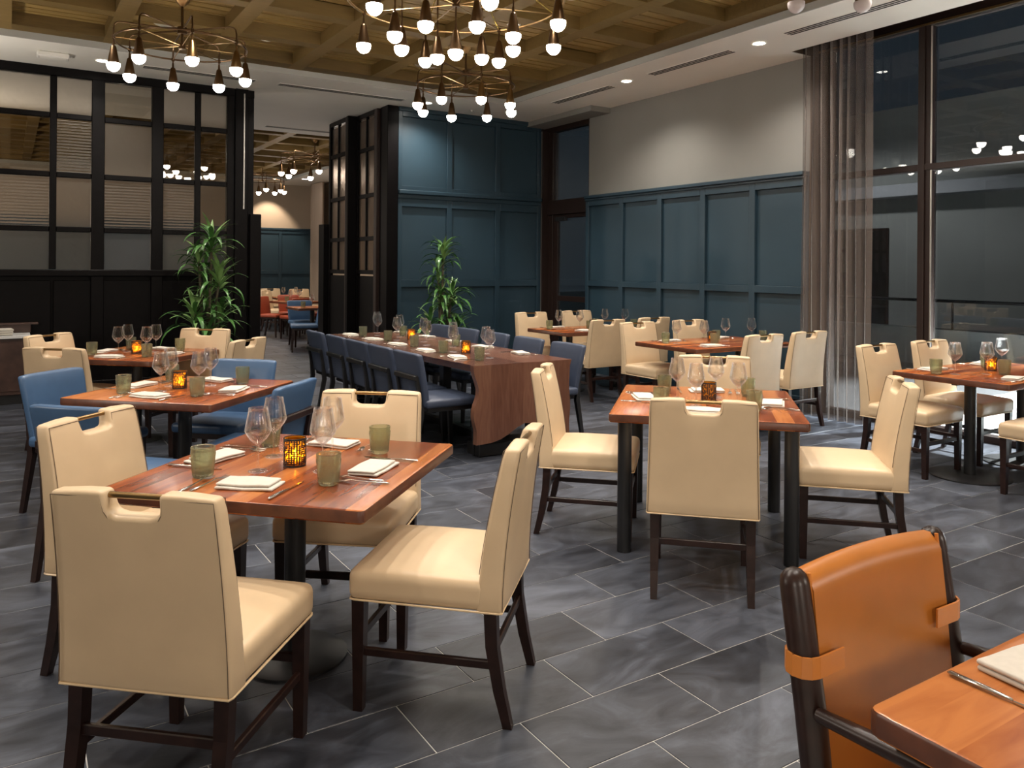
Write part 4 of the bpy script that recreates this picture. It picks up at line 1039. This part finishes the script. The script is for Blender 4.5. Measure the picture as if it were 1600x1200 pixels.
for (c, l) in (((.925, 2.99), 'black fretwork candle holder glowing amber on the near left table'), ((.89, 5.20), 'black fretwork candle holder glowing amber on the blue chair table'),
               ((.925, 7.41), 'black fretwork candle holder on the table before the dark partition'), ((3.41, 3.245), 'dark fretwork candle holder in the middle of the four legged table'),
               ((6.32, 3.14), 'amber candle holder on the window table'), ((6.16, 5.82), 'amber candle holder on the wall table nearest the curtain'), ((6.15, 7.8), 'amber candle holder on the wall table by the door'),
               ((3.53, 7.50), 'amber candle holder on the long table, the farther one'), ((3.40, 6.10), 'amber candle holder on the long table, the nearer one'), ((4.80, 14.05), 'amber candle holder on the small far room table')):
    CH.put((c[0], c[1], Z0), random.uniform(0, 3), l, GC)
for o in bpy.data.objects:
    if o.get('label', '').startswith('dark fretwork candle'):
        for ch in list(o.children):
            if ch.name.startswith('flame'): bpy.data.objects.remove(ch)
for (x, y, l) in ((4.62, 14.0, 'wine glass on the small far room table, left one'), (4.90, 14.2, 'wine glass on the small far room table, right one'), (4.95, 16.4, 'wine glass on the rust chair table, left one'),
                  (5.2, 16.6, 'wine glass on the rust chair table, right one'), (5.45, 18.6, 'wine glass on the back far room table, left one'), (5.75, 18.6, 'wine glass on the back far room table, right one')):
    WG.put((x, y, Z0), 0, l, 'wine glasses')
for (x, y, l) in ((4.46, 14.0, 'tumbler on the small far room table'), (4.85, 16.3, 'tumbler on the rust chair table')): TM.put((x, y, Z0), 0, l, 'pressed glass tumblers')
# foreground setting
NP.put((1.675, .715, Z0), math.radians(-8), 'large folded napkin on the foreground table at the right edge', 'linen napkins').scale = (1.15, 1.2, 1.2)
KN.put((1.503, .705, Z0), math.radians(180), 'bright steel knife lying on the foreground table', 'table knives')
FK.put((1.84, .74, Z0), math.radians(180), 'steel fork end beyond the foreground napkin', 'table forks')

# ------------------------------------------------------------------ sideboard at the left
t = thing('sideboard', 'dark walnut sideboard with a white stone top at the left edge', 'sideboard', (-.62, 10.02, 0))
MB().b2((-.75, -.15, .10), (.80, .28, .695), .006).obj('carcass', WALNUT, t); MB().b2((-.72, -.12, 0), (.77, .25, .10)).obj('plinth', BLACKM, t)
MB().b2((-.77, -.18, .697), (.82, .29, .73), .004).obj('stone_top', MARBLE, t)
MB().b2((-.75, .20, .731), (.83, .29, .82), .004).obj('gallery', WALNUT, t); MB().b2((-.77, .16, .82), (.90, .30, .838), .003).obj('shelf', WALNUT, t)
for x in (-.36, .42): MB().b2((x-.36, -.158, .14), (x+.36, -.1505, .66), .003).obj('door', WALNUT, t)
for k in range(3):
    tag(MB().rbox((0, 0, .012), (.32, .22, .022), .008, 0, 2, 3).obj('folded_cloth', LINEN, None, True, (-.12, 9.95, .7305+.0225*k), .05*k), ['lowest white folded cloth of the stack on the sideboard', 'middle white folded cloth of the stack on the sideboard', 'topmost white folded cloth of the stack on the sideboard'][k], 'cloth', 'cloths stacked on the sideboard')

# ------------------------------------------------------------------ dracaenas
def leaf_mesh(L, droop, wd, mat):
    m = MB(); n = 7
    for i in range(n+1):
        f = i/n; ang = math.radians(62)-droop*f*1.0
        if i == 0: x, z = 0, 0
        else: x += L/n*math.cos(ang); z += L/n*math.sin(ang)
        w_ = wd*(math.sin(PI*min(1, (f*.93+.10)))**.8)*(.35 if i == 0 else 1); w_ = max(w_, .0006)
        m.v += [(x, -w_, z+w_*.35), (x, 0, z), (x, w_, z+w_*.35)]
    for i in range(n):
        for k in range(2): a = i*3+k; m.f.append((a, a+1, a+4, a+3))
    return m.mesh('leaf', mat, True, 80)
LV = [leaf_mesh(L*1.22, d*.95, w_*1.35, mt) for (L, d, w_, mt) in ((.36, 1.9, .019, LEAF), (.32, 1.2, .018, LEAFP), (.40, 2.4, .020, LEAF), (.28, .7, .016, LEAFP), (.34, 2.8, .018, LEAF), (.30, 1.6, .017, LEAF))]
def plant(label, x, y, top, crowns, spread, seed):
    t = thing('potted_dracaena', label, 'plant', (x, y, 0)); rr = random.Random(seed)
    MB().lathe([(.0005, 0), (.14, 0), (.15, .01), (.19, .42), (.185, .43), (.17, .42), (.165, .36), (.0005, .36)], 28).obj('planter', POT, t, True)
    tot = 0
    for (cx, cy, cz, nl, sc) in crowns:
        MB().tube([(cx*.25, cy*.25, .34), (cx*.6, cy*.6, .34+(cz-.34)*.5), (cx, cy, cz+.04)], [.018, .016, .013], 8).obj('cane', CANE, t, True)
        for k in range(nl):
            o = place('leaf', LV[rr.randrange(6)], t, (cx, cy, cz-.16+.20*k/nl)); f = k/nl
            o.rotation_euler = Euler((0, -.75*f+.35+rr.uniform(-.2, .2), k*2.399+rr.uniform(-.3, .3)), 'XYZ'); s = sc*rr.uniform(.85, 1.15); o.scale = (s, s*1.1, s)
            # rotate around z last
            o.rotation_mode = 'XYZ'
    return t
plant('tall potted dracaena with arching leaves in front of the dark partition', 1.88, 9.35, 2.0,
      [(.05, 0, 1.74, 36, .92), (-.08, .05, 1.52, 30, .85), (.13, -.02, 1.34, 30, .95), (.02, .03, 1.12, 26, .8), (-.14, -.04, .92, 30, .98), (.16, .05, .95, 26, .95), (0, -.1, .72, 24, .9)], 1, 5)
plant('potted dracaena in front of the blue back wall, beyond the long table', 4.80, 9.25, 1.9,
      [(0, 0, 1.66, 36, .82), (-.05, .04, 1.40, 26, .75), (.14, 0, 1.10, 30, .85), (-.04, -.03, 1.10, 26, .8), (.1, .05, .86, 26, .85), (-.18, 0, .74, 30, .85), (.2, -.05, .70, 22, .85)], 1, 9)

# ------------------------------------------------------------------ sheer curtain
def curtain():
    m = MB(); n = 90; nz = 14; y0, y1 = 5.28, 4.50; uvs = []
    for j in range(nz+1):
        f = j/nz; z = 3.93-3.915*f
        for i in range(n+1):
            u = i/n; a = .045*(1-.3*f); x = 6.86+a*math.sin(u*2*PI*8+.6*math.sin(u*9)); y = y0+(y1-y0)*(u+.012*math.sin(u*2*PI*16+1)); x += .01*math.sin(f*5+u*12)
            m.v.append((x, y, z)); uvs.append((u*1.6, 1-f))
    for j in range(nz):
        for i in range(n): a = j*(n+1)+i; m.f.append((a, a+1, a+n+2, a+n+1))
    me = bpy.data.meshes.new('curtain'); me.from_pydata(m.v, [], m.f); me.materials.append(CURT)
    uv = me.uv_layers.new(name='uv')
    for l in me.loops: uv.data[l.index].uv = uvs[l.vertex_index]
    for p in me.polygons: p.use_smooth = True
    tag(place('sheer_curtain', me), 'taupe sheer patterned curtain hanging from ceiling to floor by the tall window', 'curtain')
curtain()
m = MB(); n = 24
for j in range(2):
    for i in range(n+1): m.v.append((7.0+.05*math.sin(i*1.6), 20.4+.9*i/n, 3.70-3.69*j))
for i in range(n): m.f.append((i, i+1, n+2+i, n+1+i))
tag(m.obj('long_curtain', simple('beige_drape', (.35, .27, .21), .8), None, True), 'pale beige drape in the far room corner right of the blue panels', 'curtain')

# ------------------------------------------------------------------ outside
PAVE = simple('terrace_paving', (.72, .73, .72), .8, noise=.08, nscale=1.5); ASPH = simple('asphalt', (.05, .05, .052), .85, noise=.2, nscale=3)
FACADE = simple('facade_render', (.26, .27, .265), .85, noise=.06, nscale=1)
ground = MB().b2((7.41, -10, -.20), (40, 40, -.05)).obj('ground', ASPH); ground['kind'] = 'structure'
terrace = MB().b2((7.41, 1.0, -.05), (12.2, 4.95, -.01), .01).obj('terrace', PAVE); terrace['kind'] = 'structure'
t = thing('building', 'pale rendered building across the street with a dark window and a door', 'building', (19, 9, 0))
MB().b2((0, -14, -.05), (4, 14, 5.6)).obj('wall', FACADE, t)
MB().b2((-.5, -14, 3.3), (0, 14, 3.6), .01).obj('canopy', simple('canopy_grey', (.30, .31, .34), .7), t)
for (y, z0, z1, wd, nm) in ((-1.2, 1.2, 2.4, 1.5, 'window'), (4.2, .0, 2.5, 2.4, 'door'), (-6, 1.2, 2.4, 1.6, 'window'), (9, 1.2, 2.4, 1.6, 'window')):
    o = MB().b2((-.06, y-wd/2-.06, z0-.05), (-.001, y+wd/2+.06, z1+.06), .01).obj(nm, BROWNF, t); MB().b2((-.08, y-wd/2, z0), (-.061, y+wd/2, z1)).obj('pane', PANE, o)
t = thing('railing', 'dim metal railing on the low wall outside the window', 'railing', (12.6, 5.5, 0))
MB().b2((0, -9, -.05), (.2, 9, .55), .01).obj('kerb_wall', FACADE, t); MB().tube([(.1, -9, 1.0), (.1, 9, 1.0)], .025, 8).obj('handrail', BLACKM, t, True)
for k in range(11): MB().tube([(.1, -8.8+1.7*k, .55), (.1, -8.8+1.7*k, 1.0)], .018, 6).obj('post', BLACKM, t, True)
